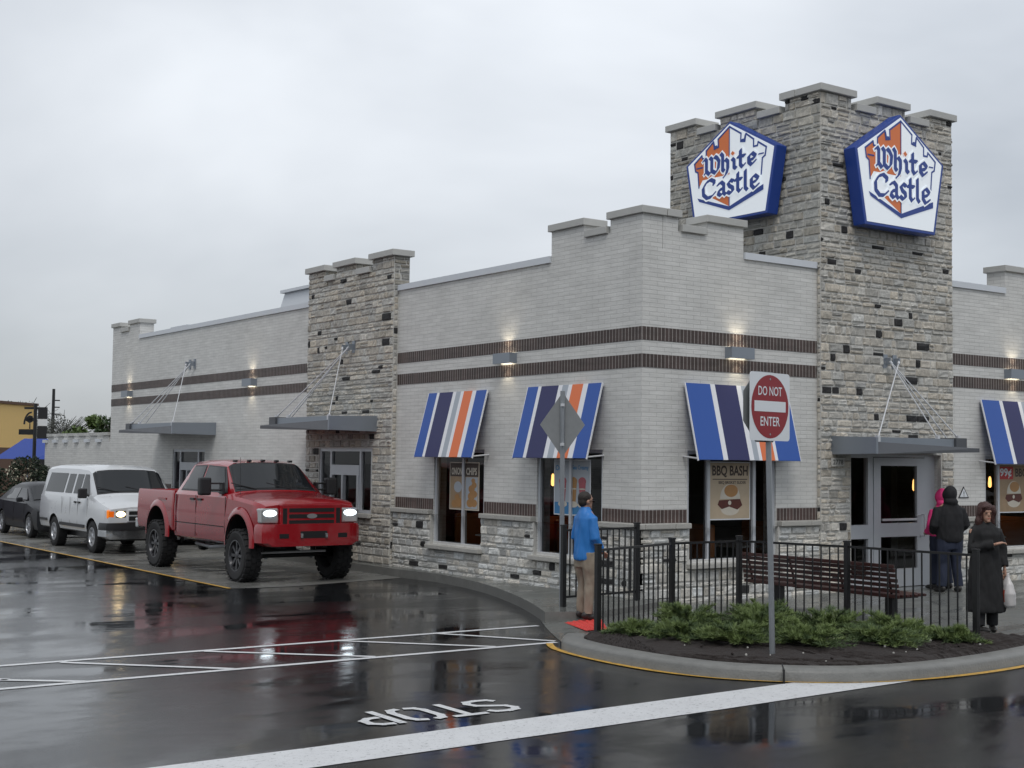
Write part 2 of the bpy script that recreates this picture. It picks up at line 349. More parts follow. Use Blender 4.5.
def hull2(pts):
    pts = sorted(set((round(a, 6), round(b, 6)) for a, b in pts))
    def half(ps):
        h = []
        for p in ps:
            while len(h) > 1 and (h[-1][0] - h[-2][0]) * (p[1] - h[-2][1]) - (h[-1][1] - h[-2][1]) * (p[0] - h[-2][0]) <= 0: h.pop()
            h.append(p)
        return h[:-1]
    return half(pts) + half(pts[::-1])
def sheet(name, poly, z, m, kind='structure', thick=None, parent=None):
    mb = MB()
    if thick is None:
        mb.add([(p[0], p[1], z) for p in poly], [tuple(range(len(poly)))], m)
    else:
        mb.prism(poly, (Vector((0, 0, 0)), Vector((1, 0, 0)), Vector((0, 1, 0)), Vector((0, 0, 1))), z - thick, z, m)
    o = mb.build(name, parent)
    if o.data.polygons[0].normal.z < 0 and thick is None: o.data.flip_normals()
    if kind: o['kind'] = kind
    return o
def off_line(pts, d):
    out = []
    for i, p in enumerate(pts):
        a = Vector(pts[max(i - 1, 0)]); b = Vector(pts[min(i + 1, len(pts) - 1)]); t = (b - a).normalized(); n = Vector((-t.y, t.x))
        out.append((p[0] + n.x * d, p[1] + n.y * d))
    return out
def smooth_line(pts, n=6):
    out = []; P = [Vector(p) for p in pts]
    for i in range(len(P) - 1):
        p0 = P[max(i - 1, 0)]; p1 = P[i]; p2 = P[i + 1]; p3 = P[min(i + 2, len(P) - 1)]
        for k in range(n):
            t = k / n
            out.append(tuple(0.5 * ((2 * p1) + (-p0 + p2) * t + (2 * p0 - 5 * p1 + 4 * p2 - p3) * t * t + (-p0 + 3 * p1 - 3 * p2 + p3) * t ** 3)))
    out.append(tuple(P[-1])); return out
def strip(mb, pts, w, z, m):
    a = off_line(pts, w / 2); b = off_line(pts, -w / 2); k = len(pts)
    mb.add([(*p, z) for p in a] + [(*p, z) for p in b], [(i, k + i, k + i + 1, i + 1) for i in range(k - 1)], m)

# ================================================================== GROUND
AZ = -0.15   # asphalt level; 0 is the raised pavement at the drive-through wall
sheet('ground', [(-300, -300), (400, -300), (400, 500), (-300, 500)], AZ - 0.006, mat('distant wet ground', (0.03, 0.032, 0.033), 0.35, var=0.3))
sheet('asphalt_road', [(-60, -50), (60, -50), (60, 70), (-60, 70)], AZ, M_ASPH)
pad_edge = smooth_line([(-3.95, 5.84), (-3.4, 5.76), (-2.75, 5.76), (-1.62, 6.02), (-0.40, 6.33)], 4)
sheet('drive_through_lane', pad_edge + [(-0.35, 6.5), (-0.35, 26), (1.0, 34), (-3.95, 34)], AZ + 0.004, M_CONC)
mb = MB(); strip(mb, [(-4.0, 5.86), (-3.97, 9), (-3.93, 14), (-3.93, 24), (-3.93, 34)], 0.07, AZ + 0.008, M_YPAINT); mb.build('yellow_lane_line')['kind'] = 'structure'
mb = MB()
for Y in (9.2, 12.6, 16.0, 19.4, 22.8): mb.box((-3.94, Y, AZ + 0.0), (-0.36, Y + 0.012, AZ + 0.0055), M_DARK)
mb.build('lane_joint')['kind'] = 'structure'
# parking hatch, stop bar, curved yellow line, STOP
mb = MB()
def bar(a, b, w): strip(mb, [a, b], w, AZ + 0.004, M_WPAINT)
bar((-16, -0.93), (-2.55, -0.88), 0.10); bar((-16, -2.38), (-3.35, -2.34), 0.10)
for a, b in (((-9.77, -1.83), (-9.10, -2.34)), ((-8.92, -0.98), (-7.55, -2.32)), ((-7.29, -0.95), (-5.85, -2.30)), ((-5.55, -0.92), (-4.22, -2.30)), ((-4.15, -0.92), (-3.30, -2.25)), ((-10.6, -0.98), (-9.7, -1.85))):
    strip(mb, [a, b], 0.09, AZ + 0.0052, M_WPAINT)
mb.build('hatched_bay_marking')['kind'] = 'structure'
sheet('stop_bar', [(-16, -6.32), (-8.59, -6.24), (-4.19, -6.05), (-3.02, -6.0), (-2.35, -6.36), (-1.72, -6.555), (-2.65, -6.60), (-4.84, -6.72), (-8.89, -6.86), (-16, -6.95)], AZ + 0.004, M_WPAINT)
yl = smooth_line([(-3.50, -2.40), (-3.72, -2.80), (-3.84, -3.4), (-3.88, -4.2), (-3.80, -4.85), (-3.58, -5.42), (-3.22, -5.88), (-2.78, -6.22), (-2.25, -6.45), (-1.65, -6.58), (-0.9, -6.62), (0.0, -6.55), (1.6, -6.30), (4, -5.8), (9, -5.2)], 5)
mb = MB(); strip(mb, yl, 0.085, AZ + 0.008, M_YPAINT); mb.build('yellow_curb_line')['kind'] = 'structure'
# STOP, read from the far side
mb = MB(); F = FR((-6.31, -5.19, AZ + 0.004), (-1, 0, 0), (0, -1, 0))
lay = [0]
def stroke(pts, w=0.078):
    for i in range(len(pts) - 1):
        a = Vector(pts[i]); b = Vector(pts[i + 1]); t = (b - a).normalized(); n = Vector((-t.y, t.x)) * w / 2; e = t * (w * 0.42)
        a2 = a - (e if i else Vector((0, 0))); b2 = b + (e if i < len(pts) - 2 else Vector((0, 0)))
        lay[0] += 1
        z = lay[0] * 0.00015
        mb.add([F[0] + F[1] * p.x + F[2] * p.y + Vector((0, 0, z)) for p in (a2 + n, b2 + n, b2 - n, a2 - n)], [(0, 1, 2, 3)], M_WPAINT)
Hh = 0.60
stroke([(0.0, 0.12), (0.05, 0.05), (0.15, 0.03), (0.27, 0.05), (0.31, 0.14), (0.28, 0.24), (0.17, 0.30), (0.05, 0.36), (0.02, 0.46), (0.06, 0.54), (0.16, 0.57), (0.27, 0.55), (0.32, 0.48)])
stroke([(0.56, 0.0), (0.56, 0.60)]); stroke([(0.38, 0.57), (0.73, 0.57)])
stroke([(0.92, 0.03), (0.83, 0.06), (0.79, 0.16), (0.79, 0.44), (0.83, 0.54), (0.91, 0.57)]); stroke([(0.98, 0.03), (1.07, 0.06), (1.11, 0.16), (1.11, 0.44), (1.07, 0.54), (0.98, 0.57)])
stroke([(1.25, 0.0), (1.25, 0.60)]); stroke([(1.31, 0.57), (1.42, 0.56), (1.50, 0.49), (1.50, 0.36), (1.42, 0.29), (1.31, 0.28)])
mb.build('stop_lettering')['kind'] = 'structure'
# raised pavement along the drive-through wall, its curb
crb = smooth_line([(-0.36, 26), (-0.36, 12), (-0.36, 7.4), (-0.36, 6.45), (-0.27, 5.2), (-0.58, 3.40), (-1.16, 1.71), (-1.72, 0.43), (-2.18, -0.48), (-2.30, -0.70)], 5)
mb = MB()
inner = [(0.25, 26)] + [(0.25, p[1]) for p in crb[1:-1] if p[1] > -0.3]
walk = crb + [(-1.59, -1.02), (-0.11, -0.46), (0.56, -0.24), (0.9, 0.3), (0.9, 26)]
mb.prism(walk, (Vector((0, 0, 0)), Vector((1, 0, 0)), Vector((0, 1, 0)), Vector((0, 0, 1))), -0.3, 0.0, M_WALK, M_CURB)
o = mb.build('upper_pavement'); o['kind'] = 'structure'
PZ = -0.08
plaza = [(-1.62, -1.05), (-0.11, -0.46), (0.56, -0.24), (0.9, 0.3), (30, 0.3), (30, -4.0), (4, -5.0), (1.7, -5.75), (0.9, -5.9), (-0.2, -5.0), (-1.0, -3.0), (-2.60, -2.45)]
sheet('plaza', plaza, PZ, M_WALK, thick=0.3)
mb = MB()
ro = smooth_line([(-2.16, -0.42), (-2.52, -1.0), (-2.91, -1.67), (-3.20, -2.2), (-3.42, -2.62)], 3); ri = smooth_line([(-1.62, -1.04), (-1.9, -1.4), (-2.1, -1.75), (-2.35, -2.1), (-2.62, -2.50)], 3)
k = len(ro)
mb.add([(*p, AZ + 0.004) for p in ro] + [(*p, PZ + 0.001) for p in ri], [(i, i + 1, k + i + 1, k + i) for i in range(k - 1)], M_WALK)
mb.build('curb_ramp')['kind'] = 'structure'
mb = MB()
def rz(x, y):   # height of the ramp surface
    best = min(range(k), key=lambda i: abs((ri[i][1] + ro[i][1]) / 2 - y)); a = Vector(ro[best]); b = Vector(ri[best])
    t = max(0, min(1, ((Vector((x, y)) - a).dot(b - a)) / (b - a).length_squared)); return AZ + t * (PZ - AZ)
rq = [(-2.18, -0.98), (-1.60, -1.02), (-2.36, -2.12), (-2.60, -1.98)]
mb.add([(x, y, z) for (x, y), z in zip(rq, (-0.118, -0.072, -0.072, -0.092))], [(0, 1, 2, 3)], M_RED)
RU = Vector((0.58, -0.04)); RV = Vector((-0.42, -1.0))
for i in range(6):
    for j in range(11):
        a = (i + .5) / 6; b = (j + .5) / 11
        p0 = Vector(rq[0]).lerp(Vector(rq[1]), a); p1 = Vector(rq[3]).lerp(Vector(rq[2]), a); p = p0.lerp(p1, b)
        zz = (-0.118 * (1 - a) - 0.072 * a) * (1 - b) + (-0.092 * (1 - a) - 0.072 * a) * b
        mb.lathe([(0.022, zz - 0.01), (0.02, zz + 0.006), (0.012, zz + 0.011)], M_RED, Matrix.Translation((p.x, p.y, 0)), n=6)
tag(mb.build('tactile_pad'), 'bright red dotted tactile pad on the curb ramp under the man in blue', 'tactile pad')
# island curb and mulch bed
ic = smooth_line([(-3.37, -2.52), (-3.69, -2.91), (-3.83, -3.5), (-3.84, -4.25), (-3.76, -4.9), (-3.60, -5.38), (-3.30, -5.80), (-2.90, -6.15), (-2.44, -6.40), (-1.75, -6.55), (-0.9, -6.56), (0.03, -6.46), (1.7, -6.15), (4, -5.7), (9, -5.1), (30, -4.6)], 5)
mb = MB(); prof = [(0.0, -0.3), (0.0, -0.045), (0.02, -0.02), (0.05, -0.006), (0.24, 0.0), (0.265, -0.012), (0.27, -0.3)]
k = len(ic); rows = []
for (d, z) in prof:
    rows.append([(p[0], p[1], z * (1 if z > -0.2 else 1) - 0.012) for p in off_line(ic, d)])
vs = [p for r in rows for p in r]
fs = [(a * k + i, a * k + i + 1, (a + 1) * k + i + 1, (a + 1) * k + i) for a in range(len(prof) - 1) for i in range(k - 1)]
fs.append(tuple(a * k for a in range(len(prof)))); mb.add(vs, fs, M_CURB)
for q in (0.9,):
    pass
o = mb.build('island_curb', smooth=40); o['kind'] = 'structure'
mb = MB()
for (x, y, a_) in ((-3.10, -5.83, -43),):
    Mx = Matrix.Translation((x, y, 0)) @ Matrix.Rotation(radians(a_ + 90), 4, 'Z'); mb.box((-.26, -.006, -.2), (.19, .006, -.009), M_DARK, Mx)
mb.build('curb_joint')['kind'] = 'structure'
# taper at the ramp end of the curb
inn = off_line(ic, 0.262)
bed = [p for p in inn if p[0] < 1.2] + [(1.5, -5.85), (0.95, -5.55), (0.78, -5.2), (0.62, -3.3), (0.2, -1.85), (-0.95, -1.93), (-2.62, -2.60)]
bm = bmesh.new()
f = bm.faces.new([bm.verts.new((p[0], p[1], PZ + 0.03)) for p in bed]); bmesh.ops.triangulate(bm, faces=[f])
for _ in range(5): bmesh.ops.subdivide_edges(bm, edges=[e for e in bm.edges if e.calc_length() > 0.09], cuts=1); bmesh.ops.triangulate(bm, faces=bm.faces)
random.seed(4)
for v in bm.verts:
    if not v.is_boundary: v.co.z += 0.035 + random.uniform(-0.012, 0.018)
    else: v.co.z += 0.0
me = bpy.data.meshes.new('mulch_bed'); bm.to_mesh(me); bm.free(); me.materials.append(M_MULCH)
o = bpy.data.objects.new('mulch_bed', me); COL.objects.link(o); o['kind'] = 'structure'
for p in me.polygons: p.use_smooth = False
if me.polygons[0].normal.z < 0: me.flip_normals()

# ================================================================== BUILDING
B = empty('restaurant', (0, 0, 0), 0, 'grey white brick fast food restaurant with stone corner tower and castle battlements', 'restaurant')
def plane_wall(name, fr, holes, u0, u1, z0, z1, m, parent, t=0.28, back=None, ends=True):
    """wall sheet with real openings: front, back and reveals"""
    o, u, v, n = fr
    holes = [(max(h[0], u0), min(h[1], u1), max(h[2], z0), min(h[3], z1)) for h in holes if h[0] < u1 and h[1] > u0 and h[2] < z1 and h[3] > z0]
    us = sorted({u0, u1, *[h[0] for h in holes], *[h[1] for h in holes]}); zs = sorted({z0, z1, *[h[2] for h in holes], *[h[3] for h in holes]})
    mb = MB(); P = lambda a, b, d: o + u * a + v * b - n * d
    for i in range(len(us) - 1):
        for j in range(len(zs) - 1):
            a, b, c, d = us[i], us[i + 1], zs[j], zs[j + 1]
            if any(h[0] <= a and b <= h[1] and h[2] <= c and d <= h[3] for h in holes): continue
            mb.add([P(a, c, 0), P(b, c, 0), P(b, d, 0), P(a, d, 0)], [(0, 1, 2, 3)], m)
            mb.add([P(a, c, t), P(b, c, t), P(b, d, t), P(a, d, t)], [(3, 2, 1, 0)], back or M_INT)
    for h in holes:
        a, b, c, d = h
        for q in ((P(a, c, 0), P(b, c, 0), P(b, c, t), P(a, c, t)), (P(a, d, 0), P(b, d, 0), P(b, d, t), P(a, d, t)), (P(a, c, 0), P(a, d, 0), P(a, d, t), P(a, c, t)), (P(b, c, 0), P(b, d, 0), P(b, d, t), P(b, c, t))):
            mb.add(q, [(0, 1, 2, 3)], m)
    for q in ((P(u0, z1, 0), P(u1, z1, 0), P(u1, z1, t), P(u0, z1, t)),) if not ends else ((P(u0, z1, 0), P(u1, z1, 0), P(u1, z1, t), P(u0, z1, t)), (P(u0, z0, 0), P(u0, z1, 0), P(u0, z1, t), P(u0, z0, t)), (P(u1, z0, 0), P(u1, z1, 0), P(u1, z1, t), P(u1, z0, t))):
        mb.add(q, [(0, 1, 2, 3)], m)
    return mb.build(name, parent)
# frames: left facade looks along -X, right facade along -Y
FL = FR((0, 0, 0), (0, -1, 0), (0, 0, 1))     # u = -Y, n = -X
FRr = FR((0, 0, 0), (1, 0, 0), (0, 0, 1))     # u = +X, n = -Y
assert FL[3].x < -0.9 and FRr[3].y < -0.9
WIN_L = [(-5.86, -4.20, 0.55, 2.24), (-2.64, -0.92, 0.55, 2.24)]
DT1 = (-10.26, -8.02, 0.97, 2.26); DT2 = (-18.73, -16.61, 0.97, 2.24)
WIN_R = [(0.94, 2.88, 0.55, 2.24), (8.40, 10.3, 0.55, 2.24)]
DOOR = (4.60, 7.0, -0.3, 2.24)
plane_wall('brick_wall', FL, WIN_L + [DT1, DT2], -23.6, 0.0, -0.3, 5.33, M_BRICK, B, ends=False)
plane_wall('brick_wall', FRr, WIN_R + [DOOR], 0.0, 14.0, -0.3, 5.329, M_BRICK, B, ends=False)
mb = MB(); mb.box((13.7, 0.29, -0.3), (14.0, 23.6, 5.33), M_BRICK); mb.box((0.29, 23.3, -0.3), (13.69, 23.6, 5.33), M_BRICK); mb.build('brick_wall', B)
mb = MB(); mb.box((0.29, 0.29, 4.75), (13.69, 23.29, 4.95), M_INT); mb.build('roof', B)
mb = MB(); mb.box((0.29, 0.29, -0.12), (13.69, 23.29, -0.06), M_INTF); mb.box((4.6, 4.5, -0.05), (9.8, 4.7, 2.8), M_INT)
mb.box((3.2, 6.5, -0.05), (3.4, 23.0, 4.6), M_INT); mb.box((0.3, 6.6, -0.05), (3.19, 6.8, 4.6), M_INT)
mb.box((9.9, 3.4, -0.05), (10.1, 12, 3.0), M_INT)
mb.build('interior', B)
# battlements: (a, b, zbottom, ztop) along each frame
def caps(fr, segs, d_in, m, lip=0.05, zcap=0.11, name='coping', parent=B, body=M_BRICK, solid=True):
    pass
def battlement(fr, runs, parent, bodymat, depth=0.40, proud=0.0, stone=False, seed=1):
    """runs of (u0, u1, z0, ztop): bodies with overhanging caps"""
    o, u, v, n = fr
    for (a, b, z0, z1, el, er) in runs:
        mb = MB(); mb.prism([(a, z0), (b, z0), (b, z1), (a, z1)], fr, -depth, proud, bodymat); mb.build('merlon', parent)
        mc = MB(); mc.prism([(a - el, z1), (b + er, z1), (b + er, z1 + 0.115), (a - el, z1 + 0.115)], fr, -depth - 0.05, proud + 0.05, M_CAST); mc.build('coping', parent, bevel=0.008)
PB = 5.33
battlement(FL, [(-0.77, 0.0, PB, 5.84, 0.05, 0.05), (-1.44, -0.77, PB, 5.63, -.055, -.055), (-2.30, -1.44, PB, 5.84, 0.05, 0.05)], B, M_BRICK)
battlement(FL, [(-23.6, -22.95, PB, 5.78, 0.05, 0.05), (-22.95, -22.2, PB, 5.60, -.055, -.055), (-22.2, -21.4, PB, 5.78, 0.05, 0.05)], B, M_BRICK, proud=0.0)
battlement(FRr, [(0.41, 0.72, PB, 5.842, -0.06, 0.05), (0.72, 1.34, PB, 5.63, -.055, -.055), (1.34, 2.13, PB, 5.84, 0.05, 0.05)], B, M_BRICK)
battlement(FRr, [(9.05, 9.9, PB, 5.76, 0.05, 0.05), (9.9, 10.55, PB, 5.6, -.055, -.055), (10.55, 11.3, PB, 5.76, 0.05, 0.05)], B, M_BRICK)
def cope(fr, a, b, m=M_COPE): mb = MB(); mb.prism([(a, PB), (b, PB), (b, PB + 0.11), (a, PB + 0.11)], fr, -0.34, 0.035, m); mb.build('parapet_coping', B)
cope(FL, -7.24, -2.31); cope(FL, -21.39, -10.92); cope(FRr, 2.14, 3.83); cope(FRr, 7.38, 9.04); cope(FRr, 11.32, 14.0)
# soldier bands
def band(fr, a, b, z0, z1, m, d=0.006): mb = MB(); mb.prism([(a, z0), (b, z0), (b, z1), (a, z1)], fr, -0.01, d, m); mb.build('soldier_course' if m == M_SOLD else 'base_soldier_course', B)
for z0, z1 in ((3.905, 4.11), (3.49, 3.695)):
    for a, b in ((-7.24, 0.0065), (-23.6, -10.90)): band(FL, a, b, z0, z1, M_SOLD)
    for a, b in ((0.0, 3.84), (7.36, 14.0)): band(FRr, a, b, z0, z1, M_SOLD)
for a, b in ((-7.24, -5.87), (-4.19, -2.65), (-0.91, 0.0065), (-16.55, -10.90), (-23.6, -18.8)): band(FL, a, b, 1.13, 1.33, M_SOLD2)
for a, b in ((0.0, 0.93), (2.89, 3.84), (7.36, 8.39), (10.31, 14.0)): band(FRr, a, b, 1.13, 1.33, M_SOLD2)

def stone_panel(name, fr, u0, u1, z0, z1, parent, holes=(), seed=1, base=(0.27, 0.258, 0.232), dark=0.03, dep=0.03, light=0.0, d_off=0.0):
    rnd = random.Random(seed); o, u, v, n = fr; mb = MB(); M_ = M_STONE
    z = z0
    while z < z1 - 0.02:
        h = rnd.choice((0.08, 0.105, 0.13, 0.155)); h = min(h, z1 - z)
        if z1 - (z + h) < 0.07: h = z1 - z
        a = u0 - rnd.uniform(0, 0.2)
        while a < u1:
            w = rnd.uniform(0.11, 0.36)
            s0 = max(a, u0); s1 = min(a + w, u1)
            if u1 - s1 < 0.07: s1 = u1
            a += w
            if s1 - s0 < 0.04:
                continue
            split = [(s0, s1, z, z + h)]
            if rnd.random() < 0.15 and h > 0.14: split = [(s0, s1, z, z + h * .5), (s0, s1, z + h * .5, z + h)]
            for (p, q, r, t) in split:
                bad = False
                for hh in holes:
                    if p < hh[1] and q > hh[0] and r < hh[3] and t > hh[2]:
                        # trim sideways where that leaves enough stone
                        if p < hh[0] - 0.05 and not (r < hh[2] - 0.04 or t > hh[3] + 0.04): q = hh[0]
                        elif q > hh[1] + 0.05 and not (r < hh[2] - 0.04 or t > hh[3] + 0.04): p = hh[1]
                        elif r < hh[2] - 0.03: t = hh[2]
                        elif t > hh[3] + 0.03: r = hh[3]
                        else: bad = True
                if bad or q - p < 0.03 or t - r < 0.025: continue
                g = rnd.uniform(.007, .015); p += g; q -= g; r += g; t -= g
                small = (q - p) < 0.24
                if rnd.random() < (dark * (2.0 if small or (t - r) < 0.10 else 0.8)):
                    c = (0.022, 0.021, 0.022)
                else:
                    k = rnd.gauss(1.0, 0.13); k = max(0.6, min(1.5, k)); w_ = rnd.uniform(-0.03, 0.03)
                    c = tuple(max(0.02, b * k * (1 + light) * (1 + s * w_)) for b, s in zip(base, (1.5, 0, -2)))
                d = dep * rnd.uniform(0.5, 1.2); e = 0.014
                xs = [p, p + e, (p + q) / 2 + rnd.uniform(-.02, .02), q - e, q]; ys = [r, r + e, (r + t) / 2 + rnd.uniform(-.01, .01), t - e, t]
                vs = []
                for j, yy in enumerate(ys):
                    for i, xx in enumerate(xs):
                        edge = i in (0, 4) or j in (0, 4)
                        dd = 0.0 if edge else d * rnd.uniform(0.62, 1.15)
                        jx = rnd.uniform(-.004, .004); jy = rnd.uniform(-.004, .004)
                        vs.append(o + u * (xx + jx) + v * (yy + jy) + n * (d_off + dd))
                mb.add(vs, [(j * 5 + i, j * 5 + i + 1, (j + 1) * 5 + i + 1, (j + 1) * 5 + i) for i in range(4) for j in range(4)], M_, c)
        z += h
    return mb.build(name, parent)
# plinth: mortar backing 60 mm proud, blocks on it
PL = (0.56, 0.55, 0.515)
def plinth(fr, a, b, z0, z1, holes, seed, dep=0.05):
    plane_wall('plinth_backing', (fr[0] + fr[3] * dep, fr[1], fr[2], fr[3]), [h for h in holes], a, b, z0, z1, M_MORTAR, B, t=dep + 0.005)
    return stone_panel('stone_plinth', fr, a, b, z0, z1, B, holes, seed, PL, dark=0.026, dep=0.03, d_off=dep + 0.001)
hl = [(w[0] - 0.0, w[1] + 0.0, 0.42, 1.2) for w in WIN_L]
plinth(FL, -7.24, 0.05, -0.05, 1.04, hl, 3)
plinth(FL, -23.6, -10.9, -0.2, 1.04, [(-18.73, -16.61, 0.9, 1.2)], 5)
hr_ = [(w[0], w[1], 0.42, 1.2) for w in WIN_R]
plinth(FRr, -0.05, 3.84, -0.12, 1.04, hr_, 8)
plinth(FRr, 7.36, 14.0, -0.12, 1.04, hr_, 9)
mb = MB()
rs_ = random.Random(3)
def ledge(fr, a, b, z0=1.04, z1=1.125, d=0.12):
    x = a; mb = MB()
    while x < b - 0.01:
        w = min(rs_.uniform(0.5, 0.8), b - x)
        if b - (x + w) < 0.15: w = b - x
        mb.prism([(x + .003, z0 + .002), (x + w - .003, z0 + .002), (x + w - .003, z1), (x + .003, z1)], fr, 0.0, d + rs_.uniform(-.004, .006), M_SILL); x += w
    mb.build('stone_ledge' if z0 > .9 else 'window_sill', B, bevel=0.012)
for a, b in ((-7.24, -5.87), (-4.19, -2.65), (-0.91, 0.12), (-16.55, -10.90), (-23.6, -18.8)): ledge(FL, a, b)
for a, b in ((0.0, 0.93), (2.89, 3.84), (7.36, 8.39), (10.31, 14.0)): ledge(FRr, a, b)
for w in WIN_L: ledge(FL, w[0] - 0.06, w[1] + 0.06, 0.42, 0.50, 0.15)
for w in WIN_R: ledge(FRr, w[0] - 0.06, w[1] + 0.06, 0.42, 0.50, 0.15)

# windows
def window(fr, a, b, z0, z1, mull, parent, rec=0.06, fw=0.055, trans=()):
    mb = MB(); d0, d1 = -rec - 0.05, -rec + 0.03
    R_ = lambda x0, x1, y0, y1, e=0.0: mb.prism([(x0, y0), (x1, y0), (x1, y1), (x0, y1)], fr, d0 - e, d1 + e, M_ALU)
    R_(a, a + fw, z0, z1); R_(b - fw, b, z0, z1); R_(a + fw, b - fw, z0, z0 + fw); R_(a + fw, b - fw, z1 - fw, z1)
    for m_ in mull: R_(m_ - 0.03, m_ + 0.03, z0 + fw, z1 - fw)
    for t_ in trans: R_(a + fw, b - fw, t_ - 0.025, t_ + 0.025, -0.003)
    w = mb.build('window', parent)
    xs_ = [a + fw] + [q for m_ in mull for q in (m_ - .03, m_ + .03)] + [b - fw]
    for i in range(0, len(xs_), 2): pane(fr, xs_[i] - .01, xs_[i + 1] + .01, z0 + fw * .5, z1 - fw * .5, -rec - 0.012, w)
    return w
window(FL, *WIN_L[0][:2], 0.50, 2.24, [-4.93], B); window(FL, *WIN_L[1][:2], 0.50, 2.24, [-1.78], B)
window(FRr, *WIN_R[0][:2], 0.50, 2.24, [1.42, 2.42], B); window(FRr, *WIN_R[1][:2], 0.50, 2.24, [8.85, 9.8], B)

# drive-through service windows
def service(fr, a, b, z0, z1, parent):
    mb = MB(); d0, d1 = -0.10, -0.02
    R_ = lambda x0, x1, y0, y1, q0=d0, q1=d1, m=M_ALU: mb.prism([(x0, y0), (x1, y0), (x1, y1), (x0, y1)], fr, q0, q1, m)
    fw = 0.06
    R_(a, a + fw, z0, z1); R_(b - fw, b, z0, z1); R_(a + fw, b - fw, z1 - fw, z1); R_(a + fw, b - fw, z0, z0 + fw)
    m0, m1 = a + (b - a) * 0.22, a + (b - a) * 0.78
    R_(m0 - .035, m0 + .035, z0 + fw, z1 - fw); R_(m1 - .035, m1 + .035, z0 + fw, z1 - fw)
    h = z1 - z0; t0 = z0 + h * 0.58; t1 = z0 + h * 0.74
    R_(m0 + .035, m1 - .035, t0, t1, -0.09, -0.005)
    mid = (m0 + m1) / 2 - 0.08
    R_(m0 + .036, m0 + .10, z0 + fw, t0, -0.08, 0.01); R_(mid - .03, mid + .03, z0 + fw, t0, -0.08, 0.012); R_(m1 - .10, m1 - .036, z0 + fw, t0, -0.08, 0.01)
    w = mb.build('service_window', parent)
    pane(fr, a + .03, b - .03, z0 + .03, z1 - .03, -0.06, w)
    s = MB(); s.prism([(a - .05, z0 - .09), (b + .05, z0 - .09), (b + .05, z0), (a - .05, z0)], fr, -0.1, 0.10, M_SILL); s.build('sill', w, bevel=0.01)
    return w
FT2 = FR((-0.10, 0, 0), (0, -1, 0), (0, 0, 1))
service(FT2, *DT1, B); service(FL, *DT2, B)

# small stone tower over the drive-through window
def tower_box(x0, x1, y0, y1, z0, z1, holes_l=()):
    pass
plane_wall('stone_tower_backing', FT2, [DT1], -10.88, -7.26, -0.3, 5.78, M_MORTAR, B, t=0.101)
mb = MB(); mb.box((0.002, 7.262, 5.335), (0.25, 10.878, 5.78), M_MORTAR); mb.build('stone_tower_backing', B)
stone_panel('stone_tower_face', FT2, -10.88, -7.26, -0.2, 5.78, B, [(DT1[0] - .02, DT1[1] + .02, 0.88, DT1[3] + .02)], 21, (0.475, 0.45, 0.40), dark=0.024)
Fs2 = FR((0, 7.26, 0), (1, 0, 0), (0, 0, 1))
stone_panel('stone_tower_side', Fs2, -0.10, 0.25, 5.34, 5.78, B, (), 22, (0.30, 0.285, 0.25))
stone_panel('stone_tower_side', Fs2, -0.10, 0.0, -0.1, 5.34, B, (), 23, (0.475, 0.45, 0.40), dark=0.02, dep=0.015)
for (a, b, zt) in ((-8.10, -7.26, 6.02), (-9.62, -8.78, 6.02), (-10.88, -10.12, 6.02)):
    mb = MB(); mb.prism([(a, 5.78), (b, 5.78), (b, zt), (a, zt)], FT2, -0.35, 0.0, M_MORTAR); mb.build('merlon', B)
    stone_panel('merlon_stone', FT2, a, b, 5.78, zt, B, (), int(-a * 10), (0.475, 0.45, 0.40))
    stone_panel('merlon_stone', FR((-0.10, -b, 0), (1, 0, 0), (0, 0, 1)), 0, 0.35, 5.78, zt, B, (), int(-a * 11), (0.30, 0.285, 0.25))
    mc = MB(); mc.prism([(a - .07, zt), (b + .07, zt), (b + .07, zt + .12), (a - .07, zt + .12)], FT2, -0.42, 0.08, M_CAST); mc.build('coping', B, bevel=0.008)
for (a, b) in ((-8.70, -8.14), (-10.08, -9.66)):
    mc = MB(); mc.prism([(a, 5.78), (b, 5.78), (b, 5.90), (a, 5.90)], FT2, -0.35, 0.07, M_CAST); mc.build('coping', B, bevel=0.008)

# main stone tower
TX0, TX1, TY0, TY1, TH = 3.85, 7.35, -0.08, 3.68, 8.14
mb = MB()
mb.box((TX0 + .0, TY0, 2.24), (TX1, 0.0 - .002, 5.33), M_MORTAR); mb.box((TX0, TY0, -0.3), (4.60, -0.002, 2.24), M_MORTAR); mb.box((7.0, TY0, -0.3), (TX1, -0.002, 2.24), M_MORTAR)
mb.box((TX0, TY0, 5.33), (TX1, TY1, TH), M_MORTAR)
mb.build('stone_tower_backing', B)
FTf = FR((0, TY0, 0), (1, 0, 0), (0, 0, 1)); FTl = FR((TX0, 0, 0), (0, -1, 0), (0, 0, 1)); FTr = FR((TX1, 0, 0), (0, 1, 0), (0, 0, 1))
TC = (0.50, 0.475, 0.425)
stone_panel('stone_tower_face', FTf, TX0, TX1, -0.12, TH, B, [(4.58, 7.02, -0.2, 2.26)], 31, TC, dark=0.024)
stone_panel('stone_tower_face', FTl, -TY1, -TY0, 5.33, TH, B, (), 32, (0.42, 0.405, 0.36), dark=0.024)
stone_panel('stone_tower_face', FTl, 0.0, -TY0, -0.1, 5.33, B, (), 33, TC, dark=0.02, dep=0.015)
stone_panel('stone_tower_face', FTr, TY0, TY1, 5.33, TH, B, (), 34, TC)
